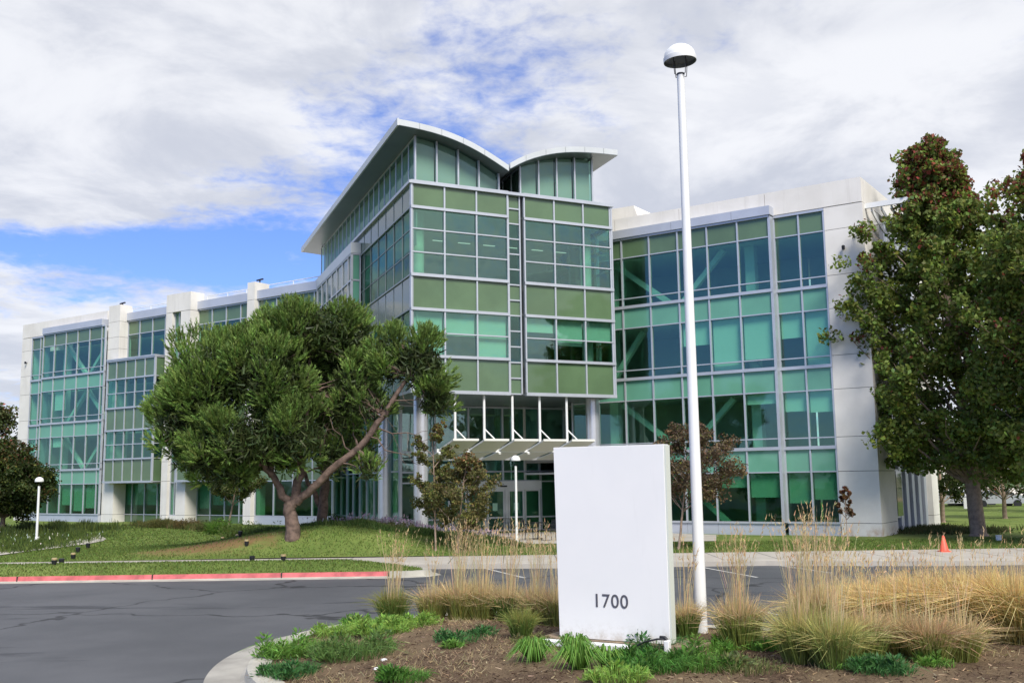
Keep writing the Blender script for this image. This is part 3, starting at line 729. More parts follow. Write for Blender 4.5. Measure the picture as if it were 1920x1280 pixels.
# projecting side bay
bx = 9.9; zz = [T5, T4, T3, T2, 13.0, 14.35]
SB = TS
mb = MB(); SB.box(mb, bx-.04, LS, .0, .52, 14.40, 14.95); part(mb, 'side_bay_cap', 'roof')
fb = Fr(TS.p(bx, 0.0, 0)[:2], 1.932-math.pi/2, flip=True)
mb = MB()
for z in zz: SB.box(mb, bx-.03, LS-.02, .05, .50, z-.04, z+.04)
for u in [bx]+[q for q in uS if q > bx+.6]: SB.box(mb, u-.03, u+.03, .40, .52, T5, 14.38)
SB.box(mb, bx-.04, bx+.03, .0, .07, T5, 14.38)
part(mb, 'side_bay_frame', 'alu')
mb = MB()
for a, b in zip(zz, zz[1:]): SB.box(mb, bx, bx+.02, .08, .39, a+.045, b-.045)
part(mb, 'side_bay_return', 'teal')
mb = MB()
for a, b in zip(zz, zz[1:]): SB.box(mb, bx+.035, LS-.05, .43, .45, a+.045, b-.045)
part(mb, 'side_bay_glazing', 'side')
# right hand return of the tower and back
TR = Fr(TF.p(UE, 0, 0)[:2], 1.932)
LR = 9.2
grid_frame(TR, [0, 1.5, 3., 4.5, 6., 7.5, LR], zs, 0, .06, .055)
for a, b in zip([0, 1.5, 3., 4.5, 6., 7.5], [1.5, 3., 4.5, 6., 7.5, LR]):
    for za, zb in ((T1, T0), (T3, T2), (T5, T4)): spandrel(TR, a, b, 0, za, zb, name='return_panel')
    for za, zb in ((T2, T1), (T4, T3)): window(TR, a, b, 0, za, zb, name='return_window')
# tower floors (sheared box following front and side)
def tslab(mb, za, zb, i=.3, bk=22.5, uu=None):
    uu = uu or UE
    def q(u, s, z):
        p = TF.o+TF.D*u+TS.D*s; return (p[0], p[1], z)
    mb.hexa([q(i, i, za), q(uu-i, i, za), q(uu-i, bk, za), q(i, bk, za), q(i, i, zb), q(uu-i, i, zb), q(uu-i, bk, zb), q(i, bk, zb)])
    return q
mb = MB(); tslab(mb, T5+.06, T5+.3); tslab(mb, T4-.3, T4-.04); tslab(mb, T2-.3, T2-.04); part(mb, 'tower_floor', 'int_floor')
mb = MB(); tslab(mb, T3+.05, T3+.12); tslab(mb, T1+.05, T1+.12); part(mb, 'tower_ceiling', 'int_ceil')
mb = MB(); tslab(mb, T0-.1, T0+.03, -.12, 22.8); part(mb, 'tower_roof_deck', 'alu')
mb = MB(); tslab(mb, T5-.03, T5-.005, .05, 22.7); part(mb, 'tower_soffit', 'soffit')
def tp(u, s, z): p = TF.o+TF.D*u+TS.D*s; return (p[0], p[1], z)
mb = MB(); mb.hexa([tp(2.2, 7.5, T5+.3), tp(7.6, 7.5, T5+.3), tp(7.6, 20, T5+.3), tp(2.2, 20, T5+.3), tp(2.2, 7.5, T1), tp(7.6, 7.5, T1), tp(7.6, 20, T1), tp(2.2, 20, T1)]); part(mb, 'tower_core', 'int_wall')
for u in (.62, 8.95):
    mb = MB(); mb.tube([tp(u, 1.1, T5+.3), tp(u, 1.1, T0)], .26, 14); part(mb, 'tower_column', 'brace', smooth=True)
MT['lamp_on'] = mat('lit_ceiling_lamp', (.9, .9, .85), .5)
_b = MT['lamp_on'].node_tree.nodes['Principled BSDF']; _b.inputs['Emission Color'].default_value = (1, .97, .9, 1); _b.inputs['Emission Strength'].default_value = .35
for i in range(7):
    for zc in (T1-.5,):
        mb = MB(); u = .7+i*1.28; a_ = tp(u, 3.4, zc); b_ = tp(u+.6, 3.4, zc); mb.bar(a_, b_, .07, .03); part(mb, 'ceiling_light', 'lamp_on')
# exposed round columns under the tower
for (u, s) in ((.68, .95), (9.05, .95), (.68, 7.4)):
    mb = MB(); p = tp(u, s, 0); mb.lathe((p[0], p[1], 0), [(.0, .05), (.33, .05), (.33, .3), (.305, .32), (.305, T5-.04), (0, T5-.04)], 28); part(mb, 'round_column', 'colm', smooth=True)
# clerestories
def roofL(u):   # underside height over u
    return float(np.interp(u, [-.76, .02, .95, 1.94, 2.93, 3.82, 4.35], [17.52, 17.49, 17.40, 17.20, 16.86, 16.44, 16.16]))
def roofR(u): return float(np.interp(u, [4.42, 4.8, 5.53, 6.47, 7.38, 8.55, 9.9], [16.28, 16.55, 16.90, 17.23, 17.43, 17.55, 17.60]))
MT['clere'] = mat('grey_blind', (.40, .41, .39), .9)
def clere(us, rf, s0=.12):
    mb = MB()
    for u in us:
        h = rf(u)-.02; TF.box(mb, u-.035, u+.035, -s0-.08, -s0+.05, T0+.03, h)
    TF.box(mb, us[0], us[-1], -s0-.07, -s0+.03, T0+.035, T0+.10)
    part(mb, 'mullion_frame', 'alu')
    for a, b in zip(us, us[1:]):
        mb = MB(); m_ = (a+b)/2
        mb.quad(TF.p(a+.03, -s0, T0+.1), TF.p(b-.03, -s0, T0+.1), TF.p(b-.03, -s0, rf(b)-.02), TF.p(m_, -s0, rf(m_)-.02), TF.p(a+.03, -s0, rf(a)-.02)); g = part(mb, 'clerestory_window', 'glass')
        bl = MB(); bl.quad(TF.p(a+.04, -s0-.2, T0+.1), TF.p(b-.04, -s0-.2, T0+.1), TF.p(b-.04, -s0-.2, rf(b)-.03), TF.p(m_, -s0-.2, rf(m_)-.03), TF.p(a+.04, -s0-.2, rf(a)-.03)); bl.build('blind', MT['clere'], g)
clere([.22, 1.20, 2.20, 3.18, 4.14], roofL); clere([5.20, 6.13, 7.06, 8.0, 8.93], roofR)
def side_clere(u, rf, nm, s1=22.5, sgn=1):
    h = rf(u)-.03; n_ = 21; mb = MB(); ss = np.linspace(.12, s1, n_)
    for s in ss: mb.bar(tp(u, s, T0+.03), tp(u, s, h), .07, .05)
    for z in (T0+.07, h-.02): mb.bar(tp(u, .12, z), tp(u, s1, z), .07, .06)
    part(mb, 'mullion_frame', 'alu')
    mb = MB(); mb.quad(tp(u, .15, T0+.06), tp(u, s1, T0+.06), tp(u, s1, h), tp(u, .15, h)); part(mb, 'strip_window', 'glass_side')
    mb = MB(); k_ = .25*sgn; mb.quad(tp(u+k_, .35, T0+.06), tp(u+k_, s1, T0+.06), tp(u+k_, s1, h), tp(u+k_, .35, h)); part(mb, 'inner_lining', 'int_wall')
side_clere(.22, roofL, 'l'); side_clere(5.20, roofR, 'm'); side_clere(8.93, roofR, 'r', sgn=-1); side_clere(4.14, roofL, 'n', sgn=-1)
def shell(us, rf, s0, s1, th=.25):
    mb = MB(); pts = us
    for a, b in zip(pts, pts[1:]):
        ta, tb = rf(a), rf(b)
        mb.hexa([tp(a, s0, ta), tp(b, s0, tb), tp(b, s1, tb), tp(a, s1, ta), tp(a, s0, ta+.02), tp(b, s0, tb+.02), tp(b, s1, tb+.02), tp(a, s1, ta+.02)])
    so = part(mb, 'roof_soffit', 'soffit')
    mb = MB()
    for a, b in zip(pts, pts[1:]):
        ta, tb = rf(a)+.022, rf(b)+.022
        mb.hexa([tp(a, s0+.002, ta), tp(b, s0+.002, tb), tp(b, s1, tb), tp(a, s1, ta), tp(a, s0+.002, ta+th), tp(b, s0+.002, tb+th), tp(b, s1, tb+th), tp(a, s1, ta+th)])
    return part(mb, 'curved_roof', 'roof')
nL = list(np.linspace(-.72, 4.35, 15)); nR = list(np.linspace(4.42, 9.95, 15))
def smooth(rf, us): 
    xs = np.array(us); ys = np.array([rf(u) for u in us])
    for _ in range(2): ys[1:-1] = (ys[:-2]+2*ys[1:-1]+ys[2:])/4
    return lambda u: float(np.interp(u, xs, ys))
shell(nL, smooth(roofL, nL), -.65, 24.3); shell(nR, smooth(roofR, nR), -.65, 21.)
mb = MB(); sl_ = smooth(roofL, nL)(nL[0]); mb.hexa([tp(-.80, -.67, sl_-.01), tp(-.725, -.67, sl_-.01), tp(-.725, 24.3, sl_-.01), tp(-.80, 24.3, sl_-.01), tp(-.80, -.67, sl_+.30), tp(-.725, -.67, sl_+.30), tp(-.725, 24.3, sl_+.30), tp(-.80, 24.3, sl_+.30)]); part(mb, 'roof_edge', 'roof')
sj = MB()
for u in np.arange(.2, 4.2, 1.0): z_ = smooth(roofL, nL)(u); sj.bar(tp(u, -.653, z_+.02), tp(u, -.653, z_+.27), .02, .008)
for u in np.arange(5.2, 9.6, 1.0): z_ = smooth(roofR, nR)(u); sj.bar(tp(u, -.653, z_+.02), tp(u, -.653, z_+.27), .02, .008)
part(sj, 'roof_joint', 'soffit')
# --- lobby under the tower
LF = Fr(TF.p(0, -6.5, 0)[:2], .4546); uLb = [1.84, 3.6, 5.35, 7.20, 9.24, 10.7, 12.1]
grid_frame(LF, uLb, [3.25, 4.2, 6.4], 0, .09, .08)
for a, b in zip(uLb, uLb[1:]):
    window(LF, a, b, 0, 4.2, 6.4, 'glass_lobby', name='lobby_window'); window(LF, a, b, 0, 3.25, 4.2, 'glass_lobby', name='lobby_window')
def lowglass(a, b):
    grid_frame(LF, [a, b], [.36, 1.0, 2.75, 3.25], 0, .08, .07); [window(LF, a, b, 0, *q, 'glass_low', name='lobby_window') for q in ((1.0, 2.75), (.36, 1.0), (2.75, 3.25))]
lowglass(1.84, 3.6); lowglass(3.6, 4.3); lowglass(9.3, 10.7); lowglass(10.7, 12.1)
mb = MB(); LF.box(mb, 4.3, 9.28, -.15, .12, 2.36, 2.78); hd = part(mb, 'door_header', 'white_metal')
s_ = MB(); LF.box(s_, 7.0, 7.35, .125, .17, 2.5, 2.57); s_.build('door_sensor', MT['black'], hd)
grid_frame(LF, [4.3, 7.2, 9.28], [2.79, 3.25], 0, .09, .07, name='transom_frame')
window(LF, 4.3, 7.2, 0, 2.8, 3.25, 'glass_low', name='transom_window'); window(LF, 7.2, 9.28, 0, 2.8, 3.25, 'glass_low', name='transom_window')
for i, (a, b) in enumerate(((4.35, 5.25), (5.3, 6.25), (6.3, 7.25), (7.45, 8.32), (8.37, 9.24))):
    n_ = .05 if i in (1, 2, 3) else .0
    mb = MB(); LF.box(mb, a, a+.08, n_-.04, n_+.04, .36, 2.36); LF.box(mb, b-.08, b, n_-.04, n_+.04, .36, 2.36); LF.box(mb, a+.08, b-.08, n_-.04, n_+.04, .36, .44); LF.box(mb, a+.08, b-.08, n_-.04, n_+.04, 2.28, 2.36); LF.box(mb, a+.08, b-.08, n_-.04, n_+.04, .98, 1.06)
    d_ = part(mb, 'door', 'white_metal')
    g = MB(); LF.box(g, a+.08, b-.08, n_-.006, n_+.006, .44, .98); LF.box(g, a+.08, b-.08, n_-.006, n_+.006, 1.06, 2.28); g.build('pane', MT['glass_low'], d_)
    if i in (2, 3):
        g = MB(); LF.box(g, a+.30, a+.56, n_+.012, n_+.016, 1.35, 1.72); g.build('notice', mat('pale_notice_paper', (.45, .75, .55), .8), d_)
mb = MB(); LF.box(mb, 7.27, 7.43, -.08, .10, .36, 2.36); part(mb, 'door_post', 'white_metal')
mb = MB(); LF.box(mb, 7.0, 7.35, -.45, -.12, 2.8, 6.4); LF.box(mb, 8.9, 9.2, -.45, -.12, 2.8, 6.4); part(mb, 'lobby_column', 'white_metal')
def text(s, name, m, size, M4, parent=None, ext=.004):
    cu = bpy.data.curves.new('t', 'FONT'); cu.body = s; cu.size = size; cu.extrude = ext; cu.align_x = 'CENTER'; cu.resolution_u = 6; cu.space_character = 1.08; cu.offset = size*.004
    t = bpy.data.objects.new('t', cu); COL.objects.link(t); bpy.context.view_layer.update()
    me = bpy.data.meshes.new_from_object(t.evaluated_get(bpy.context.evaluated_depsgraph_get())); bpy.data.objects.remove(t); me.name = name
    me.materials.clear(); me.materials.append(m); me.transform(M4); o = bpy.data.objects.new(name, me); COL.objects.link(o)
    if parent: o.parent = parent
    return o
def textM(fr, u, n, z): 
    D = Vector((*fr.D, 0)); Nn = Vector((*fr.N, 0)); p = fr.p(u, n, z)
    return Matrix(((D.x, 0, Nn.x, p[0]), (D.y, 0, Nn.y, p[1]), (0, 1, 0, p[2]), (0, 0, 0, 1)))
text('1700', 'address_number', MT['white_metal'], .36, textM(LF, 6.1, .05, 2.89), BLD)
# lobby left flank going back to the wing
LQ = Fr(LF.p(1.84, 0, 0)[:2], 1.932, flip=True); uq = [i*1.75 for i in range(10)]
grid_frame(LQ, uq, [.2, .9, 3.3, 6.4], 0, .07, .07)
for a, b in zip(uq, uq[1:]): window(LQ, a, b, 0, .9, 3.3, 'glass_low', name='flank_window'); window(LQ, a, b, 0, 3.3, 6.4, 'glass_lobby', name='flank_window'); spandrel(LQ, a, b, 0, .2, .9, name='flank_panel')
mb = MB()
def lq(u, s, z): p = LF.o+LF.D*u+TS.D*s; return (p[0], p[1], z)
mb.hexa([lq(1.9, .2, .13), lq(12, .2, .13), lq(12, 14, .13), lq(1.9, 14, .13), lq(1.9, .2, .2), lq(12, .2, .2), lq(12, 14, .2), lq(1.9, 14, .2)]); part(mb, 'lobby_floor', 'int_floor')
mb = MB(); mb.hexa([lq(4.5, 6, .2), lq(10, 6, .2), lq(10, 6.3, .2), lq(4.5, 6.3, .2), lq(4.5, 6, 6.4), lq(10, 6, 6.4), lq(10, 6.3, 6.4), lq(4.5, 6.3, 6.4)]); part(mb, 'lobby_wall', 'int_wall')
# --- entrance canopy hung on rods
CAN = MB(); 
for n_, z_ in ((-1., 4.10), (-3., 3.80)): CAN.bar(TF.p(1.5, n_, z_), TF.p(8.8, n_, z_), .12, .14)
can = part(CAN, 'canopy', 'white_metal')
MT['canpanel'] = mat('canopy_underside', (.74, .74, .70), .5)
for i in range(5):
    a = 1.66+i*1.40; b = a+1.16
    mb = MB(); mb.hexa([TF.p(a, .45, 4.46), TF.p(b, .45, 4.46), TF.p(b, -.95, 4.06), TF.p(a, -.95, 4.06), TF.p(a, .45, 4.55), TF.p(b, .45, 4.55), TF.p(b, -.95, 4.10), TF.p(a, -.95, 4.10)])
    mb.build('canopy_panel', MT['canpanel'], can)
    mb = MB(); mb.hexa([TF.p(a, -1.06, 4.05), TF.p(b, -1.06, 4.05), TF.p(b, -2.93, 3.76), TF.p(a, -2.93, 3.76), TF.p(a, -1.06, 4.09), TF.p(b, -1.06, 4.09), TF.p(b, -2.93, 3.80), TF.p(a, -2.93, 3.80)])
    mb.build('canopy_panel', MT['white_metal'], can)
    mb = MB(); u = a-.05; mb.bar(TF.p(u, -1.0, 4.1), TF.p(u+.12, .42, 4.5), .10, .07); mb.lathe(TF.p(u, -.9, 3.98), [(0, -.07), (.07, -.05), (.09, .02), (.06, .08), (0, .08)], 10); mb.build('bracket', MT['white_metal'], can)
for u in (2.0, 3.34, 4.68, 6.0, 7.35):
    mb = MB(); mb.tube([TF.p(u, -.15, T5), TF.p(u, -.15, 4.36)], .055, 8); mb.tube([TF.p(u, -.15, 5.0), TF.p(u+.42, .1, 4.5)], .03, 6); mb.build('hanger_rod', MT['white_metal'], can)

KT = 1.087
for o_ in set(bpy.data.objects)-_before:
    if o_.type == 'MESH': o_.data.transform(Matrix.Translation((0, 0, HC)) @ Matrix.Scale(KT, 4) @ Matrix.Translation((0, 0, -HC)))
# ------------------------------------------------------------------ trees
def jit(base, n, v=.18, hue=.08):
    c = np.array(base)[None, :]*(1+rng.normal(0, v, (n, 1))); return np.clip(c*(1+rng.normal(0, hue, (n, 3))), .004, 1)
def limb(mb, a, b, r0, r1, n=7, seg=6, wob=.05, sag=0.):
    a = np.array(a, float); b = np.array(b, float); L = np.linalg.norm(b-a); pts = []
    off = rng.normal(0, wob*L, (seg+1, 3)); off[0] = 0; off[-1] = 0
    for i in range(seg+1):
        t = i/seg; pts.append(tuple(a+(b-a)*t+off[i]*.5+np.array([0, 0, -sag*L*math.sin(math.pi*t)])))
    mb.tube(pts, [r0+(r1-r0)*(i/seg) for i in range(seg+1)], n); return pts
def tree_leaves(centers, radii, n_per, size, cols, flat=.0, up=.3):
    """leaf quads around clump centres; cols: list of (colour, weight-function of position)"""
    C = np.repeat(centers, n_per, axis=0); Rr = np.repeat(radii, n_per)[:, None]; n = len(C)
    d = unit(rng.normal(size=(n, 3))); r = rng.random((n, 1))**.45
    P = C+d*r*Rr*np.array([1, 1, .8])
    nrm = unit(rng.normal(size=(n, 3))+np.array([0, 0, up])+d*.5); t = unit(np.cross(nrm, rng.normal(size=(n, 3)))); b = np.cross(nrm, t)
    s = (size*rng.uniform(.6, 1.25, (n, 1)))
    V = np.stack([P-t*s*.5, P-b*s*.32+t*s*.05, P+t*s*.5, P+b*s*.32+t*s*.05], 1)
    V[:, 1] += nrm*s*.08; V[:, 3] += nrm*s*.08
    return V, P
def pear_tree(name, label, base, H, R, z_bot, seed, n_cl=420, n_per=70, leaf=.17, red=.0, lean=(0, 0), trunk_r=.17, cat='tree', prof=None, green=(.155, .21, .045), redcol=(.20, .06, .04), skew=(0, 0), group=None, mid=None, dens=1.):
    global rng
    rng = np.random.default_rng(seed)
    t = thing(name, label, cat, base, group)
    top = np.array([lean[0], lean[1], H*.93])
    mb = MB(); limb(mb, (0, 0, -.1), (lean[0]*.4, lean[1]*.4, H*.45), trunk_r, trunk_r*.6, 10, 6, .008); limb(mb, (lean[0]*.4, lean[1]*.4, H*.45), top, trunk_r*.6, .02, 7, 6, .015)
    mb.tube([(0, 0, -.1), (0, 0, .12)], [trunk_r*1.5, trunk_r*1.02], 10)
    prof = prof or (lambda s: (math.sin(math.pi*min(1, (s+.12)/1.12)**.75)**.75))
    cs = []; rs = []
    nb = max(12, n_cl//14)
    for i in range(nb):
        s = (i+.5)/nb; z = z_bot+(H-z_bot)*s; rad = R*prof(s)*rng.uniform(.72, 1.12); a = i*2.399+rng.uniform(-.4, .4)
        e = np.array([lean[0]*z/H+skew[0]*(1-s)+math.cos(a)*rad, lean[1]*z/H+skew[1]*(1-s)+math.sin(a)*rad, min(z+rad*.25, H)])
        st = np.array([lean[0]*.6*z/H, lean[1]*.6*z/H, max(z-rad*.75, z_bot*.75 if z_bot > .8 else .4)])
        limb(mb, st, e, max(.018, trunk_r*.32*(1-s*.7)), .01, 5, 4, .04)
        k = max(3, n_cl//nb)
        for q in range(k):
            f = rng.uniform(.25, 1.05)**.6; p = st+(e-st)*f+rng.normal(0, R*.10, 3); cs.append(p); rs.append(R*rng.uniform(.09, .19)*(1.15-.4*s)*dens)
    part_o = mb.build('trunk', MT['bark2'], t, smooth=True)
    cs = np.array(cs); rs = np.array(rs)
    V, P = tree_leaves(cs, rs, n_per, leaf, None)
    n = len(V); C = jit(green, n, .22, .10)
    cl = np.repeat(rng.random(len(cs)), n_per)
    zz = (P[:, 2]-z_bot)/(H-z_bot); m = rng.random(n) < red*(np.clip((zz-.74)/.2, 0, 1)*1.3+.015+.9*(cl > .93)*(zz > .3))
    C[m] = jit(redcol, m.sum(), .3, .15)
    y = (rng.random(n) < .06); C[y] = jit((.13, .14, .03), y.sum())
    br = (cl < .25); C[br] *= np.array([1.35, 1.3, 1.1])
    if mid is not None: C = C*.5+np.array(mid)*.5
    cards('crown', V, C, MT['leaf'], t); return t
TR1 = pear_tree('pear_tree', 'tall green pear tree with reddening top in front of the building\'s right corner', (20.1, 45.0, .14), 17.2, 3.5, 2.9, 11, n_cl=1250, n_per=84, leaf=.22, red=.3, lean=(-1.0, 0), trunk_r=.34,
    prof=lambda s: float(np.interp(s, [0, .06, .18, .4, .58, .66, .72, .80, .93, 1.], [.85, 1.12, 1.24, 1.28, 1.18, .98, .66, .40, .30, .10])))
gx = dep(1990, 1020, 38.)
TR2 = pear_tree('pear_tree', 'pear tree with dark red top cut off by the right edge of the photo', (21.7, 38.0, .14), 15.0, 3.7, 2.6, 23, n_cl=900, n_per=80, leaf=.21, red=.35, lean=(-.3, 0), trunk_r=.3,
    prof=lambda s: float(np.interp(s, [0, .06, .2, .4, .6, .8, .92, 1.], [.5, .8, 1., 1.02, .9, .66, .5, .1])))
# dark limbs visible in the crown of the right edge tree
x, y, z = dep(872*0+1272, 1028, 39.)
pear_tree('ornamental_tree', 'small purple leaved tree behind the white sign and the tall lamp post', (x, y, .14), 4.55, 1.55, 1.9, 31, n_cl=280, n_per=55, leaf=.11, dens=1.3, red=0, trunk_r=.055, lean=(.75, 0), green=(.14, .105, .065), skew=(.3, 0), redcol=(.1, .03, .03),
    prof=lambda s: float(np.interp(s, [0, .15, .45, .7, 1.], [.55, 1.05, 1.15, .8, .25])), cat='tree')
x, y, z = dep(857, 1032, 37.9)
pear_tree('young_tree', 'larger young tree with olive brown leaves right before the entrance', (x, y, float(lawn_h(x, y))), 3.45, 1.25, 1.0, 37, n_cl=240, n_per=48, leaf=.10, dens=1.2, trunk_r=.045, lean=(.35, 0), green=(.15, .145, .055), red=.25, redcol=(.19, .10, .05),
    prof=lambda s: float(np.interp(s, [0, .2, .5, .75, 1.], [.5, 1.15, .95, .55, .2])))
x, y, z = dep(817, 1032, 38.2)
pear_tree('young_tree', 'slimmer taller young tree left of its olive brown neighbour before the entrance', (x, y, float(lawn_h(x, y))), 4.6, .95, 1.2, 41, n_cl=170, n_per=46, leaf=.10, dens=1.2, trunk_r=.04, lean=(-.1, 0), green=(.14, .15, .05), red=.2, redcol=(.19, .10, .05),
    prof=lambda s: float(np.interp(s, [0, .2, .5, .75, 1.], [.8, 1.1, .8, .75, .35])))
x, y, z = dep(1590, 1030, 39.5)
pear_tree('sapling', 'thin brown leaved sapling standing before the concrete corner pier', (x, y, .14), 2.25, .36, 1.15, 43, n_cl=50, n_per=40, leaf=.09, dens=1.4, trunk_r=.02, green=(.13, .07, .035), red=.3)
x, y, z = dep(4, 1006, 58.)
pear_tree('shade_tree', 'round dark green tree at the left edge beside the building', (x, y, .14), 4.5, 2.3, 1.3, 47, n_cl=700, n_per=80, leaf=.16, dens=1.2, trunk_r=.16, green=(.040, .062, .016), red=.25, redcol=(.09, .055, .02),
    prof=lambda s: float(np.interp(s, [0, .25, .6, .85, 1.], [.75, 1.05, .95, .6, .2])))
x, y, z = dep(5, 985, 100.)
pear_tree('background_tree', 'distant olive tree past the far left corner of the building', (x-3.2, y, 0), 11.5, 4.4, 1.5, 53, n_cl=420, n_per=70, leaf=.34, dens=1.2, trunk_r=.25, green=(.07, .085, .028), red=.1)
x, y, z = dep(425, 985, 58.)
pear_tree('young_tree', 'small leaning tree under the left side of the big pine', (x, y, .14), 4.2, 1.5, 2.0, 59, n_cl=220, n_per=60, leaf=.12, dens=1.2, trunk_r=.07, lean=(.9, 0), green=(.085, .105, .03))
# background trees and cars on the far street at the right
bk = [(1700, 58, 5.2, 2.3, 61), (1885, 62, 5.6, 3.0, 67), (1840, 82, 6.5, 3.4, 71), (1935, 72, 7.5, 3.6, 73), (1985, 100, 9.0, 4., 79)]
lb = ['low dark green tree beyond the far corner of the side wall', 'small leafy tree on the lawn behind the white sign post', 'leafy tree along the far street left of the right edge', 'bushy tree at the right edge behind the lawn', 'tall tree beyond the street outside the right edge']
for (px, Y, H, R, sd), l in zip(bk, lb):
    if px == 1700: px = 1768
    x, y, z = dep(px, 975, Y)
    pear_tree('background_tree', l, (x, y, 0.1), H, R, 1.5, sd, n_cl=150, n_per=50, leaf=.2, trunk_r=.14, green=(.055, .08, .024), red=.15, group='trees beyond the right lawn')
# --- big pine
def pine(name, label, base, trunk_paths, lobes, seed, nfing, bare=()):
    global rng
    rng = np.random.default_rng(seed); t = thing(name, label, 'tree', base); mb = MB()
    for pts, rr in trunk_paths:
        pts = [np.array(p, float) for p in pts]; out = []
        for a, b in zip(pts, pts[1:]):
            for s in np.linspace(0, 1, 4, endpoint=False): out.append(a+(b-a)*s+rng.normal(0, .03, 3)*(s > 0))
        out.append(pts[-1]); rad = np.interp(np.linspace(0, len(rr)-1, len(out)), range(len(rr)), rr); mb.tube([tuple(p) for p in out], list(rad), 10)
    allc = []
    Vs = []; Cs = []
    tips = [np.array(p[-1]) for p, r in trunk_paths]; nodes = np.array([q for p, r in trunk_paths for q in p[1:]])
    for (c, r, dens) in lobes:
        c = np.array(c, float); r = np.array(r, float); n = int(nfing*dens*(r[0]*r[1]*r[2])**(2/3))
        # sub-lobes make an uneven billowing outline
        m = max(9, int(7*(r[0]*r[2]))); sd_ = unit(rng.normal(size=(m, 3))+np.array([0, 0, .25])); sc_ = c+sd_*r*rng.uniform(.45, .86, (m, 1)); sr = rng.uniform(.24, .42, m)*min(r)
        k = rng.integers(0, m, n); d = unit(rng.normal(size=(n, 3))+sd_[k]*.7+np.array([0, 0, .25])); P = sc_[k]+d*(sr[k][:, None])*(rng.random((n, 1))**.25)
        od = unit((P-c)/r); up = unit(d*.75+od*.5+np.array([0, 0, 1.05])+rng.normal(0, .15, (n, 3)))
        L = rng.uniform(.24, .42, (n, 1))
        shade = rng.uniform(.7, 1.3, n)*(.72+.56*rng.random(m)[k])
        # each shoot: a bottle-brush of needles
        nn_ = 20; A = np.repeat(P, nn_, 0); U = np.repeat(up, nn_, 0); LL = np.repeat(L, nn_, 0); N_ = len(A)
        s = rng.random((N_, 1)); rd = unit(np.cross(U, rng.normal(size=(N_, 3))))
        b = A+U*LL*s; tip = b+unit(U*1.0+rd*.42)*rng.uniform(.10, .17, (N_, 1)); 
        Vs.append(blades(b-rd*.01, tip, np.full(N_, .034))); cc = jit((.165, .255, .060), n, .14, .06)*shade[:, None]; Cs.append(np.repeat(cc, nn_, 0)*rng.uniform(.7, 1.35, (N_, 1)))
        # branches to the lobe
        for q in range(m):
            if rng.random() < .8:
                st = nodes[np.argmin(np.linalg.norm(nodes-sc_[q], axis=1))]; limb(mb, st, sc_[q], .045, .012, 5, 4, .05)
        # inner fill of needles, shade between the clumps put into its dark colour
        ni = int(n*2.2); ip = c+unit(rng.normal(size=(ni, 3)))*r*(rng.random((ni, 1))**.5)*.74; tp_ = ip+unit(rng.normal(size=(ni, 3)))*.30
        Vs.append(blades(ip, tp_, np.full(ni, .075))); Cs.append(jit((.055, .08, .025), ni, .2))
    for a, b, r0 in bare:
        pts = limb(mb, a, b, r0, .006, 5, 6, .09, .03)
        for q in range(5):
            i = rng.integers(2, 6); e = np.array(pts[i])+rng.normal(0, .5, 3); limb(mb, pts[i], e, r0*.4, .004, 4, 3, .08)
    mb.build('trunk', MT['bark'], t, smooth=True)
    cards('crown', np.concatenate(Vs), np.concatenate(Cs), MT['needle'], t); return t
PY = 39.0
bx_, by_, _z = dep(548, 1003, PY); bz = float(lawn_h(bx_, by_))
def L(px, py, dy=0.): 
    x, y, z = dep(px, py, PY+dy); return (x-bx_, y-by_, z-bz)
def SZ(w, h, dpt=None): k = PY/FPX; return (w*k, (dpt or (w+h)/2)*k, h*k)
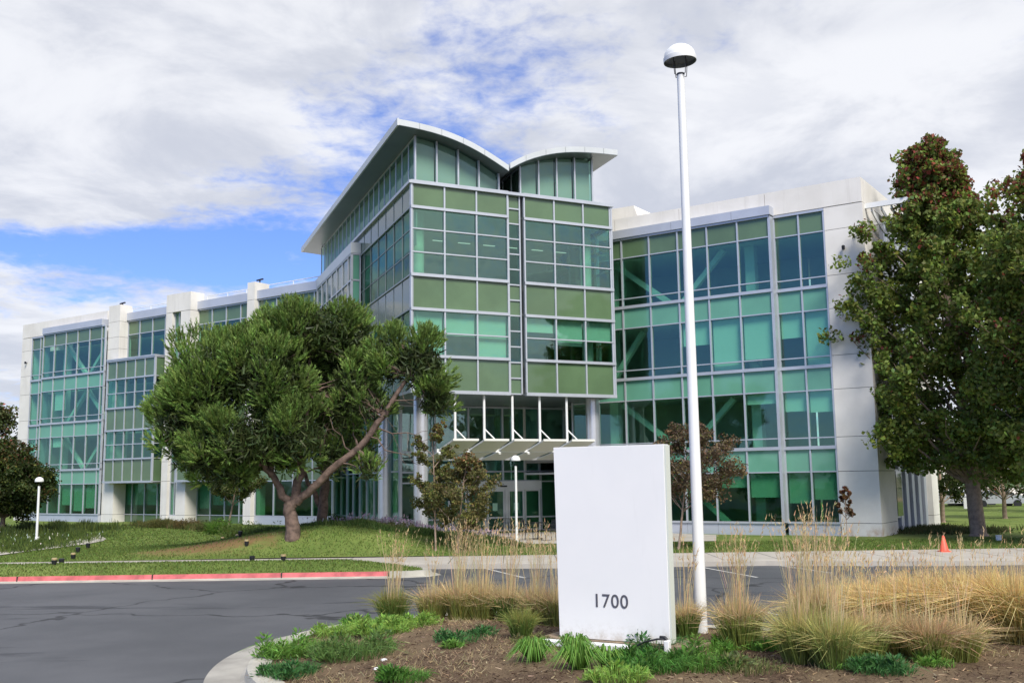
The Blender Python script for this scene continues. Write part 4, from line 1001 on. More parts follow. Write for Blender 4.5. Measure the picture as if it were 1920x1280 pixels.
pine('pine_tree', 'large spreading pine with a forked trunk and broad rounded crown on the lawn',
     (bx_, by_, bz-.05),
     [(([0, 0, -.2], L(546, 965), L(541, 938)), (.31, .24, .22)),
      ((L(543, 945), L(520, 905), L(495, 865, -.3), L(440, 825, -.5), L(390, 760, -.4)), (.17, .13, .10, .08, .03)),
      ((L(510, 890), L(505, 850), L(480, 760), L(470, 700)), (.13, .11, .07, .03)),
      ((L(548, 945), L(566, 885), L(572, 815), L(575, 730), L(585, 640)), (.19, .15, .11, .08, .03)),
      ((L(556, 940), L(600, 900, -.2), L(672, 838, -.5), L(722, 775, -.7), L(768, 700, -.8), L(785, 670, -.8)), (.165, .145, .13, .105, .065, .03))],
     [(L(400, 715, -.3), SZ(98, 98), 1.0), (L(345, 780, -.2), SZ(64, 95), 1.0), (L(500, 700, -.8), SZ(95, 85), 1.0), (L(450, 820, -1.0), SZ(110, 62), .95), (L(555, 815, -1.), SZ(70, 62), .75), (L(390, 850, -.6), SZ(55, 50), .9),
      (L(590, 625, .3), SZ(118, 74), 1.15), (L(480, 650, .3), SZ(66, 42), .9), (L(655, 650, .8), SZ(56, 90), 1.), (L(560, 720, 1.0), SZ(95, 80), .8),
      (L(785, 680, -.6), SZ(62, 62), 1.0), (L(815, 745, -.5), SZ(38, 45), .9), (L(730, 670, -.3), SZ(40, 60), .8), (L(700, 760, -.5), SZ(60, 35), .35), (L(690, 880, -.9), SZ(20, 28), .6), (L(640, 770, 0), SZ(45, 38), .35), (L(425, 875, -.3), SZ(82, 42), .9), (L(355, 845, .2), SZ(50, 50), .9), (L(520, 850, .3), SZ(70, 40), .8), (L(620, 850, .8), SZ(50, 40), .6), (L(660, 720, -.2), SZ(50, 50), .7)],
     101, 380,
     bare=[(L(700, 800, -.6), L(820, 815, -.8), .035), (L(690, 815, -.6), L(790, 870, -.9), .03), (L(660, 845, -.5), L(600, 745, -.6), .03), (L(722, 775, -.7), L(640, 725, -.9), .035), (L(640, 865, -.4), L(720, 860, -.8), .03), (L(735, 750, -.7), L(800, 740, -.9), .03), (L(600, 850, -.2), L(610, 770, -.4), .03), (L(672, 838, -.5), L(690, 875, -.9), .025)])
PY = 43.5; bx_, by_, _z = dep(604, 985, PY); bz = float(lawn_h(bx_, by_))
pine('pine_tree', 'second pine with a dark upright trunk standing behind the large spreading pine', (bx_, by_, bz-.05),
     [(([0, 0, -.1], L(606, 930), L(612, 850), L(620, 760)), (.24, .2, .15, .06)), ((L(603, 950), L(585, 915), L(560, 860)), (.13, .1, .05))],
     [(L(630, 740), SZ(85, 85), 1.0), (L(690, 850), SZ(30, 50), .35), (L(560, 810), SZ(65, 50), .7), (L(655, 800), SZ(45, 55), .6), (L(640, 850), SZ(45, 35), .4)], 103, 280)
# ------------------------------------------------------------------ sign
sl0 = np.array([.649, 15.96]); sr0 = np.array([2.211, 15.06]); sang = math.atan2(*(sr0-sl0)[::-1]); SW = float(np.linalg.norm(sr0-sl0)); SF = Fr(sl0, sang)
SG = thing('monument_sign', 'tall plain white sign slab reading 1700 on a timber footing', 'sign', (sl0[0], sl0[1], 0))
def rel(o, p):     # parent while keeping world placement
    o.parent = p; o.location = (o.location[0]-p.location[0], o.location[1]-p.location[1], o.location[2]-p.location[2]); return o
mb = MB(); mb.hexa([SF.p(.012, 0, .446), SF.p(SW-.012, 0, .446), SF.p(SW-.012, -.19, .446), SF.p(.012, -.19, .446), SF.p(-.035, 0, 3.30), SF.p(SW-.012, 0, 3.30), SF.p(SW-.012, -.19, 3.30), SF.p(-.035, -.19, 3.30)]); o = mb.build('panel', MT['sign']); bv = o.modifiers.new('b', 'BEVEL'); bv.width = .006; bv.segments = 2; rel(o, SG)
mb = MB(); SF.box(mb, SW-.010, SW+.012, -.18, -.012, .455, 3.29); rel(mb.build('edge_trim', MT['signedge']), SG)
u_ = SF.o; 
# numerals: centre at pixel (1145, 1125)
q = ray(1145, 1138); Nn = np.array([*SF.N]); tt = (SF.o@Nn)/(q[:2]@Nn); P3 = np.array([0, 0, HC])+q*tt; uu_ = float((P3[:2]-SF.o)@SF.D)
rel(text('1700', 'numerals', MT['num'], .275, textM(SF, uu_, .004, float(P3[2])), None, .004), SG)
mb = MB(); SF.box(mb, -.28, SW+.42, -.5, .10, .10, .44); rel(mb.build('timber_footing', MT['wood']), SG)
mb = MB(); SF.box(mb, .55, SW-.25, .34, .48, .05, .20); tm = mb.build('timber_edging', MT['wood']); tag(tm, 'short weathered timber lying below the white light bar', 'timber')
LB = thing('sign_light', 'long white light bar lying at the foot of the sign', 'light', (sl0[0], sl0[1], 0))
mb = MB(); SF.box(mb, -.16, 1.28, .20, .33, .35, .445); o = mb.build('housing', MT['white_metal']); bv = o.modifiers.new('b', 'BEVEL'); bv.width = .02; bv.segments = 2; rel(o, LB)
for u in (-.02, .82, 1.16):
    mb = MB(); mb.tube([SF.p(u, .33, .395), SF.p(u, .345, .395)], .016, 8); rel(mb.build('screw', MT['black']), LB)
    mb = MB(); SF.box(mb, u-.02, u+.02, .24, .28, .1, .35); rel(mb.build('bracket', MT['black']), LB)
mb = MB(); mb.tube([SF.p(1.27, .28, .34), SF.p(1.34, .28, .42), SF.p(1.5, .24, .50), SF.p(1.68, .2, .545), SF.p(1.78, .16, .54)], .014, 7); rel(mb.build('conduit', MT['black'], smooth=True), LB)
mb = MB(); SF.box(mb, 1.77, 1.85, .10, .2, .30, .53); o = mb.build('junction_box', MT['white_metal']); bv = o.modifiers.new('b', 'BEVEL'); bv.width = .015; bv.segments = 2; rel(o, LB)
mb = MB(); mb.tube([SF.p(1.80, .15, .53), SF.p(1.77, .15, .56), SF.p(1.70, .15, .56)], .03, 8); rel(mb.build('cable_cap', MT['black'], smooth=True), LB)
# ------------------------------------------------------------------ lamps
def dome_lamp(label, base, H, rp, rt, Rd, group=None, tilt=0., gap=.16):
    t = thing('lamp_post', label, 'street lamp', base, group)
    mb = MB(); mb.tube([(0, 0, -.1), (0, 0, H-gap-Rd*1.1)], [rp, rt], 20); mb.build('post', MT['white_metal'], t, smooth=True)
    bp_ = MB(); bp_.lathe((0, 0, 0), [(0, -.02), (rp*1.9, -.02), (rp*1.9, .03), (rp*1.25, .05), (rp*1.1, .16), (rp*1.0, .17)], 16); bp_.build('base_plate', MT['white_metal'], t, smooth=True)
    zt = H-gap-Rd*1.1; ct = MB(); ct.tube([(0, 0, zt), (0, 0, zt+.03)], [rt*1.08, rt*1.08], 16); ct.build('collar', MT['black'], t)
    for k in range(4):
        a = k*math.pi/2+.5; c, s = math.cos(a), math.sin(a); y = MB()
        y.tube([(c*rt*.9, s*rt*.9, zt-.02), (c*rt*2.0, s*rt*2.0, zt+.0), (c*Rd*.50, s*Rd*.50, zt+gap*.6), (c*Rd*.52, s*Rd*.52, zt+gap*1.3)], Rd*.025, 6); y.build('yoke_arm', MT['black'], t, smooth=True)
    M3 = Matrix.Rotation(tilt, 3, 'Y'); zb = zt+gap
    d = MB(); pr = [(Rd*.99, 0), (Rd, .02), (Rd, Rd*.27), (Rd*.965, Rd*.29)]+[(Rd*.955*math.cos(a), Rd*.30+Rd*.80*math.sin(a)) for a in np.linspace(.05, math.pi/2, 10)]
    d.lathe((0, 0, zb), pr, 36, M3); d.build('dome', MT['white_metal'], t, smooth=True)
    e = MB(); e.lathe((0, 0, zb), [(Rd*.99, .0), (Rd*.95, .0), (Rd*.9, .06), (Rd*.35, .13), (0, .13)], 36, M3); e.build('reflector', MT['soffit'], t, smooth=True)
    return t
x, y, z = dep(1316, 1192, 16.9); xt, yt, ztp = dep(1283, 84, 16.9)
dome_lamp('tall white lamp post with a domed head behind the white sign', (x, y, .12), ztp-.12, .098, .064, .285, tilt=-.05, gap=.24)
x, y, z = dep(969, 1021, 44.8); dome_lamp('short white dome lamp standing before the entrance doors', (x, y, .14), 3.75, .058, .052, .215, gap=.22)
x, y, z = dep(69, 1001, 50.5); dome_lamp('short white dome lamp in the planted bed at the left', (x, y, .25), 3.05, .062, .055, .21, gap=.2)
# ------------------------------------------------------------------ small things
x, y, z = dep(1771, 1041, 36.2)
cn = thing('traffic_cone', 'small orange traffic cone standing on the right sidewalk', 'traffic cone', (x, y, .147))
mb = MB(); mb.lathe((0, 0, 0), [(0, .04), (.155, .04), (.145, .07), (.035, .54), (.02, .555), (0, .555)], 20); mb.build('cone_body', MT['cone'], cn, smooth=True)
mb = MB(); mb.box(-.17, .17, -.17, .17, 0, .035); mb.build('base', MT['cone'], cn)
x, y, z = dep(1873, 1014, 41.5)
pc = thing('irrigation_standpipe', 'small white pipe cover on the lawn right of the orange cone', 'pipe cover', (x, y, .14)); mb = MB(); mb.lathe((0, 0, 0), [(.0, 0), (.11, 0), (.105, .2), (.12, .2), (.12, .235), (0, .245)], 16); mb.build('housing', MT['white_metal'], pc, smooth=True)
x, y, z = dep(1826, 992, 52.)
ps = thing('sign_post', 'white sign post with a square plate on the right lawn', 'sign', (x, y, .14)); mb = MB(); mb.tube([(0, 0, 0), (0, 0, 1.25)], .07, 8); mb.build('post', MT['white_metal'], ps); mb = MB(); mb.box(-.42, .42, -.03, .03, .95, 1.5); mb.build('plate', MT['white_metal'], ps)
# ground spotlights on the lawn
sp0 = None
lights = [((101, 1068), 'nearest the red kerb at the far left', 0), ((123, 1060), 'second from the red kerb in the left row', 1), ((137, 1046), 'third from the red kerb in the left row', 0), ((146, 1035), 'fourth from the red kerb in the left row', 1), ((165, 1026), 'farthest from the kerb in the left row by the path', 1),
          ((531, 1061), 'nearest the red kerb in the middle row', 0), ((493, 1050), 'second from the red kerb in the middle row', 1), ((462, 1040), 'on the bare soil patch, third from the kerb', 0), ((450, 1032), 'on the bare soil patch, fourth from the kerb', 1), ((445, 1025), 'on the bare soil patch, nearest to the pine', 0), ((417, 1014), 'small one by the shrubs left of the pine', 0)]
MT['brass'] = mat('brass_lamp_rim', (.55, .42, .22), .4, .5)
for (px, py), l, dk in lights:
    x, y = gr(px, py, .2)
    if 34.7 < y < 37.6: y = 37.75 if y > 36.2 else 34.4
    s_ = thing('ground_spotlight', ('dark ' if dk else 'brass topped ')+'spotlight in the grass '+l, 'garden light', (x, y, float(lawn_h(x, y))+.02 if y > 37 else .165+.2*math.sin(math.pi*(y-31.3)/3.6)), 'spotlights set in the lawn')
    mb = MB(); mb.lathe((0, 0, 0), [(0, -.05), (.055, -.05), (.085, .10), (.085, .17)], 12); mb.build('housing', MT['black'], s_, smooth=True)
    mb = MB(); mb.lathe((0, 0, 0), [(.087, .15), (.092, .15), (.092, .20), (.06, .215), (0, .215)], 12); mb.build('rim', MT['black'] if dk else MT['brass'], s_, smooth=True)
# bistro chairs and table on the patio
def chair():
    t = thing('patio_chair', 'x', 'chair', (0, 0, 0), 'black metal patio chairs')
    mb = MB(); mb.box(-.24, .24, -.23, .23, .43, .455); mb.build('seat', MT['black'], t)
    mb = MB()
    for k in range(7): mb.tube([(-.21+.07*k, .23, .5), (-.21+.07*k, .30, .86)], .01, 5)
    mb.tube([(-.24, .23, .44), (-.24, .31, .88), (.24, .31, .88), (.24, .23, .44)], .016, 6); mb.build('backrest', MT['black'], t)
    for sx in (-1, 1):
        mb = MB(); mb.tube([(sx*.24, -.22, 0), (sx*.24, -.22, .66), (sx*.24, .26, .68)], .015, 6); mb.build('leg', MT['black'], t)
        mb = MB(); mb.tube([(sx*.24, .27, 0), (sx*.24, .23, .44)], .015, 6); mb.build('leg', MT['black'], t)
    return t
c0 = chair()
for i, (px, py, Y, rz, l) in enumerate(((993, 1018, 46.2, 1.3, 'black metal chair just right of the entrance lamp post'), (1028, 1020, 45.6, -1.2, 'black metal chair half hidden by the left edge of the sign'), (957, 1005, 48.4, 2.6, 'black metal chair left of the lamp, nearest the doors'))):
    x, y, z = dep(px, py, Y)
    if i == 0: c0.location = (x, y, .19); c0.rotation_euler.z = rz; c0['label'] = l
    else: copy_tree(c0, (x, y, .19), rz, 1., l)
x, y, z = dep(1009, 1016, 46.9)
tb = thing('patio_table', 'round black metal table between the patio chairs', 'table', (x, y, .19)); mb = MB(); mb.lathe((0, 0, 0), [(0, .70), (.38, .70), (.38, .725), (0, .725)], 20); mb.build('tabletop', MT['black'], tb); mb = MB(); mb.tube([(0, 0, .02), (0, 0, .7)], .03, 8); mb.lathe((0, 0, 0), [(0, 0), (.25, 0), (.2, .03), (0, .03)], 16); mb.build('pedestal', MT['black'], tb)
# far street, low building and parked cars at the right
sheet('far_road', [(20, 86), (160, 78), (160, 87), (20, 95)], .01, MT['walk'])
lowb = thing('low_building', 'low white building across the far street at the right', 'building', (62, 118, 0)); mb = MB(); mb.box(-18, 26, 0, 12, 0, 4.6); mb.build('wall', MT['conc'], lowb); mb = MB(); mb.box(-18.2, 26.2, -.2, 12.2, 4.62, 4.9); mb.build('roof', MT['fascia'], lowb)
for k in range(8):
    mb = MB(); mb.box(-16+k*5, -13+k*5, -.06, -.01, 1.2, 3.2); mb.build('window', MT['green'], lowb)
MT['dirt'] = mat('dry_ground', (.34, .24, .13), .95, var=.3, vscale=.6); sheet('dry_verge', [(22, 96), (140, 88), (140, 101), (22, 108)], .02, MT['dirt'])
def car(label, loc, rz, col):
    t = thing('parked_car', label, 'car', loc, 'cars parked on the far street', rz); m = mat('car_paint', col, .3)
    prof = [(-2.2, .35), (-2.25, .75), (-2.1, .95), (-1.2, 1.02), (-.7, 1.42), (.7, 1.45), (1.35, 1.05), (2.1, .98), (2.25, .7), (2.2, .35)]
    mb = MB(); n = len(prof)
    for y0, y1 in ((-.85, .85),):
        mb.quad(*[(x, y0, z) for x, z in prof]); mb.quad(*[(x, y1, z) for x, z in reversed(prof)])
        for a, b in zip(prof, prof[1:]+prof[:1]): mb.quad((a[0], y0, a[1]), (a[0], y1, a[1]), (b[0], y1, b[1]), (b[0], y0, b[1]))
    mb.build('body', m, t)
    for s in (-.86, .86):
        g = MB(); g.quad((-1.05, s, 1.05), (1.15, s, 1.05), (.65, s, 1.38), (-.62, s, 1.36)); g.build('side_window', MT['black'], t)
        for x in (-1.4, 1.4): wl = MB(); wl.tube([(x, s-.1, .33), (x, s+.02*np.sign(s)+.0, .33)], .33, 14); wl.build('wheel', MT['black'], t)
for i, (px, Y, l, c) in enumerate(((1778, 88, 'white car glimpsed beside the far end of the side wall', (.8, .8, .8)), (1822, 90, 'white car parked left of the white sign post', (.75, .76, .78)), (1868, 86, 'grey car seen under the right hand trees', (.3, .32, .35)))):
    x, y, z = dep(px, 960, Y); car(l, (x, y, .02), -.05, c)
# ------------------------------------------------------------------ planting
rng = np.random.default_rng(77)
def fountain(n, R0, H, spread, col_lo, col_hi, wdt=.010, droop=.35):
    """arching blades of a bunch grass"""
    a = rng.uniform(0, 2*math.pi, n); r = R0*np.sqrt(rng.random(n)); b = np.stack([r*np.cos(a), r*np.sin(a), np.zeros(n)], 1)
    o = a+rng.normal(0, .5, n); s = np.abs(rng.normal(0, spread, n)); h = H*rng.uniform(.55, 1.08, n)
    mid = b+np.stack([np.cos(o)*s*.38*h, np.sin(o)*s*.38*h, h*.62], 1); tip = b+np.stack([np.cos(o)*s*h*1.0, np.sin(o)*s*h*1.0, h*(1-droop*s)], 1)
    V = blades(b, tip, np.full(n, wdt), mid); C = jit(col_lo, n, .2); D = jit(col_hi, n, .2); return V, np.concatenate([C, D])
def stalks(n, R0, H, lean, col, wdt=.008, plume=.25):
    a = rng.uniform(0, 2*math.pi, n); r = R0*np.sqrt(rng.random(n)); b = np.stack([r*np.cos(a), r*np.sin(a), np.full(n, .1)], 1)
    h = H*rng.uniform(.72, 1.08, n); dx = rng.normal(0, .11, n)*h+lean[0]*h; dy = rng.normal(0, .11, n)*h+lean[1]*h
    tip = b+np.stack([dx, dy, h], 1); mid = b+np.stack([dx*.4, dy*.4, h*.55], 1)
    V = blades(b, tip, np.full(n, wdt), mid); C = jit(col, 2*n, .15)
    k = 5; tt = np.repeat(tip, k, 0); mm = np.repeat(mid, k, 0); f = rng.random((n*k, 1))*plume; p = tt+(mm-tt)*f*1.4; q = p+(unit(tt-mm)*.05+rng.normal(0, .018, (n*k, 3)))
    return np.concatenate([V, blades(p, q, np.full(n*k, .012))]), np.concatenate([C, jit((.62, .46, .25), n*k, .15)])
TAN = (.60, .47, .25); YG = (.27, .29, .08); GR = (.13, .20, .045); STR = (.66, .53, .30)
def bunch(label, px, py, z, R0, H, Hs, ns, nb, lo=YG, hi=TAN, spread=.35, lean=(.04, 0), name='feather_grass', cat='ornamental grass', group='clumps of feather grass in the bed', wd=.010):
    x, y = gr(px, py, z)
    zz = isl_h(x, y) if in_isl(x, y) else .0
    V, C = fountain(nb, R0, H, spread, lo, hi, wd)
    t = thing(name, label, cat, (x, y, zz-.02), group)
    cards('blades', V, C, MT['blade'], t)
    if ns: V2, C2 = stalks(ns, R0*.6, Hs, lean, STR); cards('stalks', V2, C2, MT['blade'], t)
    return t
B = [
 ('green tuft with tall straw plumes standing alone at the left end of the grasses', 736, 1158, .25, .20, .72, 1.55, 60, 1000, GR, (.26, .26, .08), .42),
 ('tan grass clump right of the lone left end tuft', 812, 1164, .25, .20, .72, 1.35, 22, 900, YG, TAN, .4),
 ('tall plumed tan clump in the middle of the row left of the sign', 862, 1166, .25, .20, .78, 1.65, 75, 1000, YG, TAN, .4),
 ('dense plumed tan clump third from the sign', 905, 1166, .25, .20, .76, 1.65, 65, 1000, YG, TAN, .4),
 ('green footed tan clump second from the sign', 955, 1168, .25, .20, .72, 1.60, 60, 1000, GR, TAN, .4),
 ('tan clump touching the left side of the sign', 1008, 1172, .25, .20, .74, 1.60, 60, 900, YG, TAN, .4),
 ('tan clump partly behind the left edge of the sign', 1045, 1176, .25, .20, .72, 1.5, 45, 800, YG, TAN, .4),
 ('short green clump in the mulch left of the sign footing', 978, 1205, .28, .14, .52, .6, 0, 700, GR, YG, .4),
 ('green clump between the sign and the tall lamp post', 1287, 1200, .28, .16, .60, 1.4, 25, 800, GR, TAN, .35),
 ('broad green and tan clump just right of the tall lamp post', 1388, 1222, .28, .22, .80, 1.6, 75, 1300, (.24, .29, .07), TAN, .42),
 ('large yellow green clump right of the asphalt gap', 1505, 1245, .30, .24, .80, 1.75, 90, 1500, (.24, .29, .08), (.48, .44, .17), .5),
 ('yellow green clump second right of the asphalt gap', 1565, 1255, .30, .22, .74, 1.7, 55, 1300, (.23, .28, .08), (.44, .42, .15), .5),
 ('leaning plumed clump behind the large yellow green clump', 1530, 1205, .28, .2, .95, 1.85, 80, 1000, YG, TAN, .4),
 ('low green clump in the middle of the right hand grasses', 1625, 1240, .30, .22, .68, 1.3, 30, 1200, (.22, .27, .07), TAN, .5),
 ('tan tipped clump before the big straw mound', 1690, 1235, .30, .22, .70, 1.3, 25, 1200, YG, TAN, .5),
 ('reddish tan clump at the foot of the straw mound', 1745, 1245, .30, .22, .66, 1.2, 25, 1200, YG, (.52, .37, .2), .5),
 ('green and tan clump right of the reddish clump', 1800, 1238, .30, .22, .66, 1.2, 20, 1200, YG, TAN, .5),
]
for b in B: bunch(*b)
M_ = [('pale straw mound left of its larger neighbours', 1590, 1190, .95), ('pale straw mound in the middle of the straw bank', 1665, 1196, 1.05), ('biggest pale straw mound at the centre right', 1745, 1200, 1.1), ('pale straw mound one from the right edge', 1830, 1205, 1.12), ('pale straw mound cut by the right edge', 1912, 1212, 1.15), ('pale straw mound behind the centre of the bank', 1705, 1165, 1.0), ('pale straw mound behind at the right', 1870, 1172, 1.0), ('pale straw mound behind at the left of the bank', 1600, 1160, .95)]
for l, px, py, h in M_:
    bunch(l, px, py, .28, .34, h, h*1.3, 24, 2800, (.42, .37, .13), (.74, .57, .27), .62, (.10, 0), 'straw_grass', 'ornamental grass', 'straw coloured grass mounds at the right', .012)
# leafy weeds and strap leaf plants
def leafy(n, R, H, col, size=.09):
    a = rng.uniform(0, 2*math.pi, n); r = R*np.sqrt(rng.random(n)); zc = H*rng.random(n)*(1-(r/R)**2*.6)
    m = max(5, int(14*R)); ca = rng.uniform(0, 6.28, m); cr = R*np.sqrt(rng.random(m))*1.05; cx = cr*np.cos(ca); cy = cr*np.sin(ca); ch = rng.uniform(.35, 1.25, m); k = rng.integers(0, m, n); rr = R*.36*np.abs(rng.normal(0, .6, n))
    P = np.stack([cx[k]+rr*np.cos(a), cy[k]+rr*np.sin(a), H*ch[k]*rng.random(n)*np.exp(-(rr/(R*.4))**2)+.01], 1); d = unit(np.stack([np.cos(a), np.sin(a), rng.uniform(.2, 1.6, n)], 1)+rng.normal(0, .35, (n, 3)))
    s = size*rng.uniform(.6, 1.3, (n, 1)); tip = P+d*s; mid = P+d*s*.5; side = unit(np.cross(d, rng.normal(size=(n, 3))))*s*rng.uniform(.10, .2, (n, 1))
    return np.stack([P, mid-side, tip, mid+side], 1), jit(col, n, .22, .1)
def strap(n, R, H, col, w=.022):
    a = rng.uniform(0, 2*math.pi, n); L_ = H*rng.uniform(.7, 1.2, n); o = rng.uniform(.25, 1.0, n)
    b = np.stack([.06*np.cos(a), .06*np.sin(a), np.zeros(n)], 1); mid = b+np.stack([np.cos(a)*o*R*.55, np.sin(a)*o*R*.55, L_*(1.05-.25*o)], 1); tip = b+np.stack([np.cos(a)*o*R*1.15, np.sin(a)*o*R*1.15, L_*(.95-.95*o)+.02], 1)
    return blades(b, tip, np.full(n, w), mid), np.concatenate([jit(col, n, .15), jit(tuple(c*1.15 for c in col), n, .15)])
BG = (.14, .28, .05); DG = (.065, .17, .05); LG = (.22, .36, .07)
PL = [
 ('w', 'bright green weed clump at the left tip of the bed', 555, 1215, .42, .30, BG, 1100), ('w', 'dark green leafy clump nearest the curved kerb', 545, 1250, .34, .20, DG, 800), ('w', 'bright weed patch behind the left tip', 640, 1180, .36, .24, LG, 900),
 ('w', 'wide grassy weed patch at the middle left of the bed', 660, 1225, .55, .28, (.11, .19, .05), 1700), ('w', 'bright weed patch below the lone plumed tuft', 720, 1185, .5, .24, LG, 1500), ('w', 'light green weed patch left of the stone', 690, 1172, .35, .22, BG, 900), ('w', 'light weed patch below the tan clumps', 775, 1180, .36, .18, LG, 900),
 ('w', 'sparse green weed in the bare mulch at the middle', 862, 1212, .30, .12, DG, 420), ('w', 'small sprawling weed left of the short clump', 905, 1202, .22, .10, DG, 300), ('w', 'tiny green weed at the mulch centre', 850, 1222, .16, .10, BG, 200),
 ('s', 'strap leaved plant left of the white light bar', 1003, 1252, .36, .30, BG, 190), ('s', 'strap leaved plant in front of the white light bar', 1085, 1268, .36, .32, BG, 200), ('s', 'strap leaved plant right behind the light bar plants', 1075, 1232, .28, .24, BG, 130), ('s', 'small strap leaved plant under the middle of the light bar', 1140, 1262, .28, .24, BG, 110),
 ('w', 'leafy clump under the junction box of the light bar', 1235, 1228, .30, .30, DG, 900), ('w', 'lush green clump right below the light bar', 1220, 1264, .45, .24, (.075, .19, .035), 1500), ('w', 'lush green clump spreading right of the light bar', 1295, 1258, .42, .22, (.09, .20, .035), 1300), ('w', 'bright clump at the lower edge under the sign', 1160, 1292, .3, .2, LG, 700),
 ('w', 'green clump before the green grass near the lamp post', 1338, 1230, .26, .20, BG, 600), ('w', 'small green clump by the broad clump right of the lamp post', 1432, 1228, .22, .18, BG, 500), ('w', 'grassy weeds at the lower edge right of the sign', 1400, 1262, .4, .16, (.14, .17, .06), 700),
 ('w', 'dark green clump at the lower edge right of centre', 1655, 1272, .34, .16, DG, 900), ('w', 'small bright clump in the mulch at the lower right', 1755, 1260, .20, .12, BG, 350), ('w', 'bright clump at the bottom edge left of centre', 760, 1272, .28, .16, (.085, .20, .035), 700), ('w', 'low green weeds under the yellow green clumps', 1590, 1262, .3, .14, BG, 500), ('w', 'pale weed patch below the short clump', 985, 1218, .24, .1, (.2, .2, .08), 250)]
for kd, l, px, py, R, H, c, n in PL:
    x, y = gr(px, py, .26)
    if kd == 'w':
        V1, C1 = leafy(n, R*1.1, H*1.1, c, .085); nb = n//2; V2, C2 = fountain(nb, R*1.15, H*1.0, .7, tuple(q*.9 for q in c), tuple(min(1, q*1.3) for q in c), .010, .5); V = np.concatenate([V1, V2]); C = np.concatenate([C1, C2]); nm, ct, g = 'weed_clump', 'weed', 'green weeds growing in the bed'
    else: V, C = strap(n, R, H, c); nm, ct, g = 'daylily_clump', 'plant', 'strap leaved plants before the sign'
    o = cards(nm, V, C, MT['leaf']); o.location = (x, y, isl_h(x, y)); tag(o, l, ct, g)
# mulch chips and dry wisps
n = 26000; X = rng.uniform(-4, 22, n); Y = 9+12.*rng.random(n); ok = np.array([in_isl(a, b) for a, b in zip(X, Y)]); X, Y = X[ok], Y[ok]; n = len(X); Z = np.array([isl_h(a, b) for a, b in zip(X, Y)])
b = np.stack([X, Y, Z+.005], 1); a = rng.uniform(0, 6.28, n); Ln = rng.uniform(.02, .09, n); d = np.stack([np.cos(a)*Ln, np.sin(a)*Ln, rng.uniform(0, .03, n)], 1)
cc = np.where(rng.random((n, 1)) < .55, jit((.075, .045, .03), n, .3), jit((.42, .32, .20), n, .3)); o = cards('mulch_chips', blades(b, b+d, rng.uniform(.008, .022, n)), cc, MT['blade']); tag(o, kind='stuff')
n = 22000; X = rng.uniform(-3.8, 15, n); Y = rng.uniform(13.5, 19, n); gm = np.sin(X*2.1+1)*np.sin(Y*1.7+X) ; ok = np.array([in_isl(a, b_) for a, b_ in zip(X, Y)]) & (gm > -.1); X, Y = X[ok], Y[ok]; n = len(X); Z = np.array([isl_h(a, b_) for a, b_ in zip(X, Y)])
b = np.stack([X, Y, Z], 1); d = np.stack([rng.normal(0, .05, n), rng.normal(0, .05, n), rng.uniform(.02, .09, n)], 1); o = cards('dry_grass', blades(b, b+d, np.full(n, .007)), jit((.44, .35, .20), n, .3), MT['blade']); tag(o, kind='stuff')
mb = MB(); x, y = gr(728, 1170, .26); mb.lathe((x, y, isl_h(x, y)), [(.22, -.02), (.20, .05), (.12, .09), (0, .1)], 9); o = mb.build('stone', MT['kerb'], smooth=True); tag(o, 'flat pale stone lying in the weeds under the lone plumed tuft', 'stone')
for k, (px, py) in enumerate(((706, 1248), (720, 1234))):
    mb = MB(); x, y = gr(px, py, .28); mb.lathe((x, y, isl_h(x, y)), [(.05, -.01), (.045, .02), (0, .03)], 6); o = mb.build('pebble', MT['white_metal']); tag(o, ('lower' if k == 0 else 'upper')+' of two white pebbles in the mulch', 'pebble', 'white pebbles')
# lawn blades
def lawn_blades():
    n = 150000; X = rng.uniform(-20, 24, n); Y = rng.uniform(31.3, 46, n); a = (Y < 34.85) & (X < np.array([tipx(v) for v in Y])-.05); b_ = (Y > 37.4) & ~((X > -1.2) & (Y > 43.2)) & ~((X > 9) & (Y > 47)); ok = a | b_; X, Y = X[ok], Y[ok]; n = len(X)
    Z = np.where(Y < 35, .155+.2*np.sin(np.pi*(Y-31.3)/3.6)*sstep((np.array([tipx(v) for v in Y])-X)/2.), lawn_h(X, Y))
    dirt = np.hypot((X+11.6)*.30, (Y-39.6)*.62) < .9; keep = ~dirt | (rng.random(n) < .25); X, Y, Z = X[keep], Y[keep], Z[keep]; n = len(X)
    b = np.stack([X, Y, Z-.005], 1); t = b+np.stack([rng.normal(0, .025, n), rng.normal(0, .025, n), rng.uniform(.03, .075, n)], 1)
    o = cards('lawn_grass', blades(b, t, np.full(n, .03)), jit((.14, .20, .048), n, .28, .1), MT['blade']); tag(o, kind='stuff')
lawn_blades()
n = 60000; X = rng.uniform(-42, -6, n); Y = rng.uniform(46, 72, n); ok = (X+41.185)*.562+(Y-85.16)*.827 < -.6; X, Y = X[ok], Y[ok]; n = len(X); b = np.stack([X, Y, lawn_h(X, Y)-.005], 1)
o = cards('lawn_grass', blades(b, b+np.stack([rng.normal(0, .03, n), rng.normal(0, .03, n), rng.uniform(.03, .07, n)], 1), np.full(n, .05)), jit((.14, .20, .048), n, .28, .1), MT['blade']); tag(o, kind='stuff')
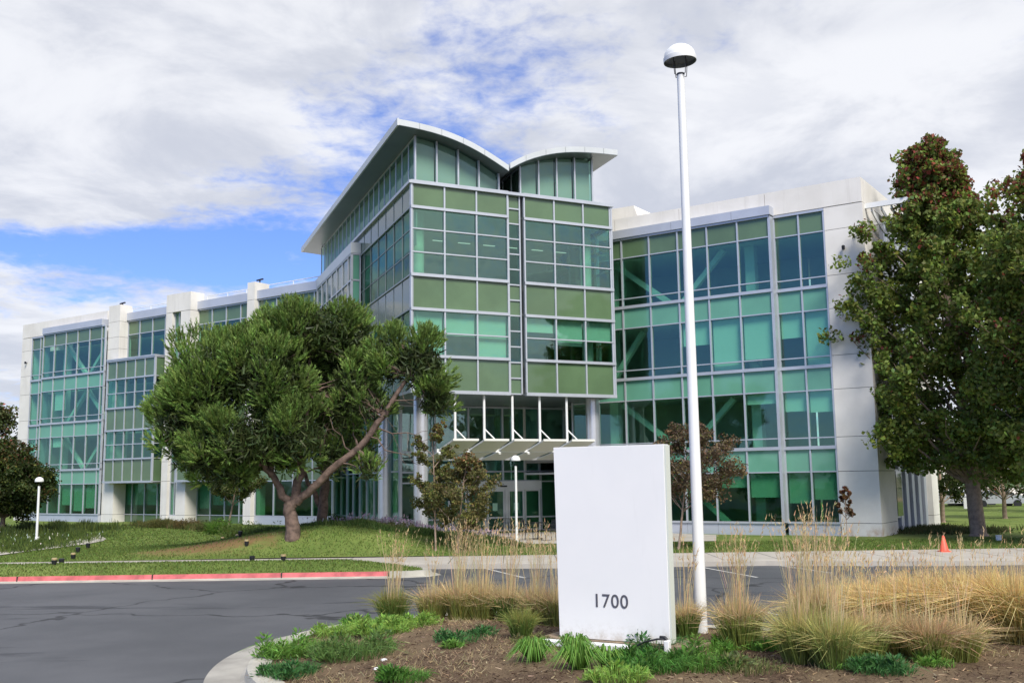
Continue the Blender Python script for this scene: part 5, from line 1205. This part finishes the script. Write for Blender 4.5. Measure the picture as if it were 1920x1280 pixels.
# planting along the building foot: ground cover, low shrubs, purple flowers
def patch(name, pts, n, hgt, cols, kind='stuff', flower=None, fh=.0, nf=0, rad=.5, size=.1):
    P = []
    while len(P) < n:
        i = rng.integers(0, len(pts)-1); f = rng.random(); p = np.array(pts[i])*(1-f)+np.array(pts[i+1])*f; P.append((p[0]+rng.normal(0, rad), p[1]+rng.normal(0, rad)*.8))
    P = np.array(P); z = lawn_h(P[:, 0], P[:, 1]); lump = .6+.4*np.sin(P[:, 0]*2.3)*np.sin(P[:, 1]*1.9+P[:, 0]); b = np.stack([P[:, 0], P[:, 1], z], 1)
    t = b+np.stack([rng.normal(0, .08, n), rng.normal(0, .08, n), rng.uniform(.3, 1., n)*hgt*lump], 1); c = np.array(cols)[rng.integers(0, len(cols), n)]*(1+rng.normal(0, .2, (n, 1)))
    V = [blades(b, t, np.full(n, size*.35))]; C = [np.clip(c, .005, 1)]
    if nf:
        k = rng.integers(0, n, nf); q = t[k]+np.array([0, 0, 1])*rng.uniform(.3, 1., (nf, 1))*fh; V.append(blades(t[k], q, np.full(nf, .012))); C.append(jit((.12, .16, .06), nf)); V.append(blades(q-[0, 0, .03], q+rng.normal(0, .03, (nf, 3))+[0, 0, .04], np.full(nf, .07))); C.append(jit(flower, nf, .15))
    o = cards(name, np.concatenate(V), np.concatenate(C), MT['blade']); tag(o, kind=kind)
g_ = lambda px, py, Y: dep(px, py, Y)[:2]
patch('ground_cover', [g_(505, 1000, 43), g_(640, 990, 42.3), g_(740, 990, 41.2), g_(860, 990, 41.4), g_(950, 1010, 42.2)], 26000, .34, [(.05, .10, .025), (.08, .14, .035), (.10, .13, .04)], rad=.55)
patch('society_garlic', [g_(620, 980, 43.6), g_(720, 985, 42.8), g_(800, 985, 42.3), g_(930, 1000, 43.6)], 9000, .42, [(.13, .17, .07), (.22, .2, .1)], flower=(.40, .32, .42), fh=.26, nf=1100, rad=.45)
patch('ground_cover', [g_(430, 990, 60), g_(330, 990, 66), g_(270, 990, 70)], 9000, .55, [(.10, .12, .035), (.16, .13, .05), (.06, .09, .025)], rad=.5, size=.14)
patch('ground_cover', [g_(1710, 1000, 47.5), g_(1745, 995, 52), g_(1800, 1000, 47), g_(1840, 1000, 50)], 7000, .35, [(.06, .09, .03), (.10, .10, .04)], rad=.8, size=.12)
x0_, y0_ = gr(60, 1010, .2)
bp = [gr(-60, 1035, .2), gr(20, 1025, .2), gr(80, 1012, .2), gr(125, 1003, .2)]
patch('flower_bed', bp, 16000, .38, [(.09, .14, .03), (.13, .17, .04), (.055, .09, .025)], flower=(.75, .75, .66), fh=.12, nf=60, rad=1.1, size=.13)
patch('flower_bed', [gr(-60, 1008, .2), gr(20, 1000, .2), gr(90, 993, .2), gr(120, 993, .2)], 14000, .75, [(.045, .075, .022), (.07, .10, .03), (.10, .13, .03)], flower=(.75, .75, .66), fh=.1, nf=25, rad=1.6, size=.17)
def shrub(label, px, py, Y, R, H, col, n=900):
    x, y, z = dep(px, py, Y); V, C = leafy(n, R, H, col, .15); V2, C2 = fountain(n//2, R*.7, H*1.1, .5, col, tuple(q*1.2 for q in col), .02); o = cards('shrub', np.concatenate([V, V2]), np.concatenate([C, C2]), MT['leaf']); o.location = (x, y, float(lawn_h(x, y))); tag(o, label, 'shrub', 'shrubs along the foot of the building')
for i, (px, Y, R, H, c, l) in enumerate(((300, 66, 1.1, .6, (.11, .11, .035), 'low olive shrub at the left end of the row below the glass bay'), (350, 64, 1.1, .6, (.13, .10, .04), 'brownish low shrub beside the left end one'), (392, 60, .9, .6, (.10, .11, .035), 'olive shrub left of the bright green one'), (408, 56, .6, .75, (.10, .19, .03), 'bright green spiky shrub left of the leaning tree'), (455, 52, 1.1, .7, (.09, .13, .03), 'yellow green shrub right of the leaning tree'), (490, 48, 1.0, .7, (.06, .10, .025), 'dark green shrub left of the pine trunk'), (640, 44, .8, .6, (.05, .09, .025), 'dark shrub behind and right of the pine trunk'))):
    shrub(l, px, 990, Y, R, H, c)
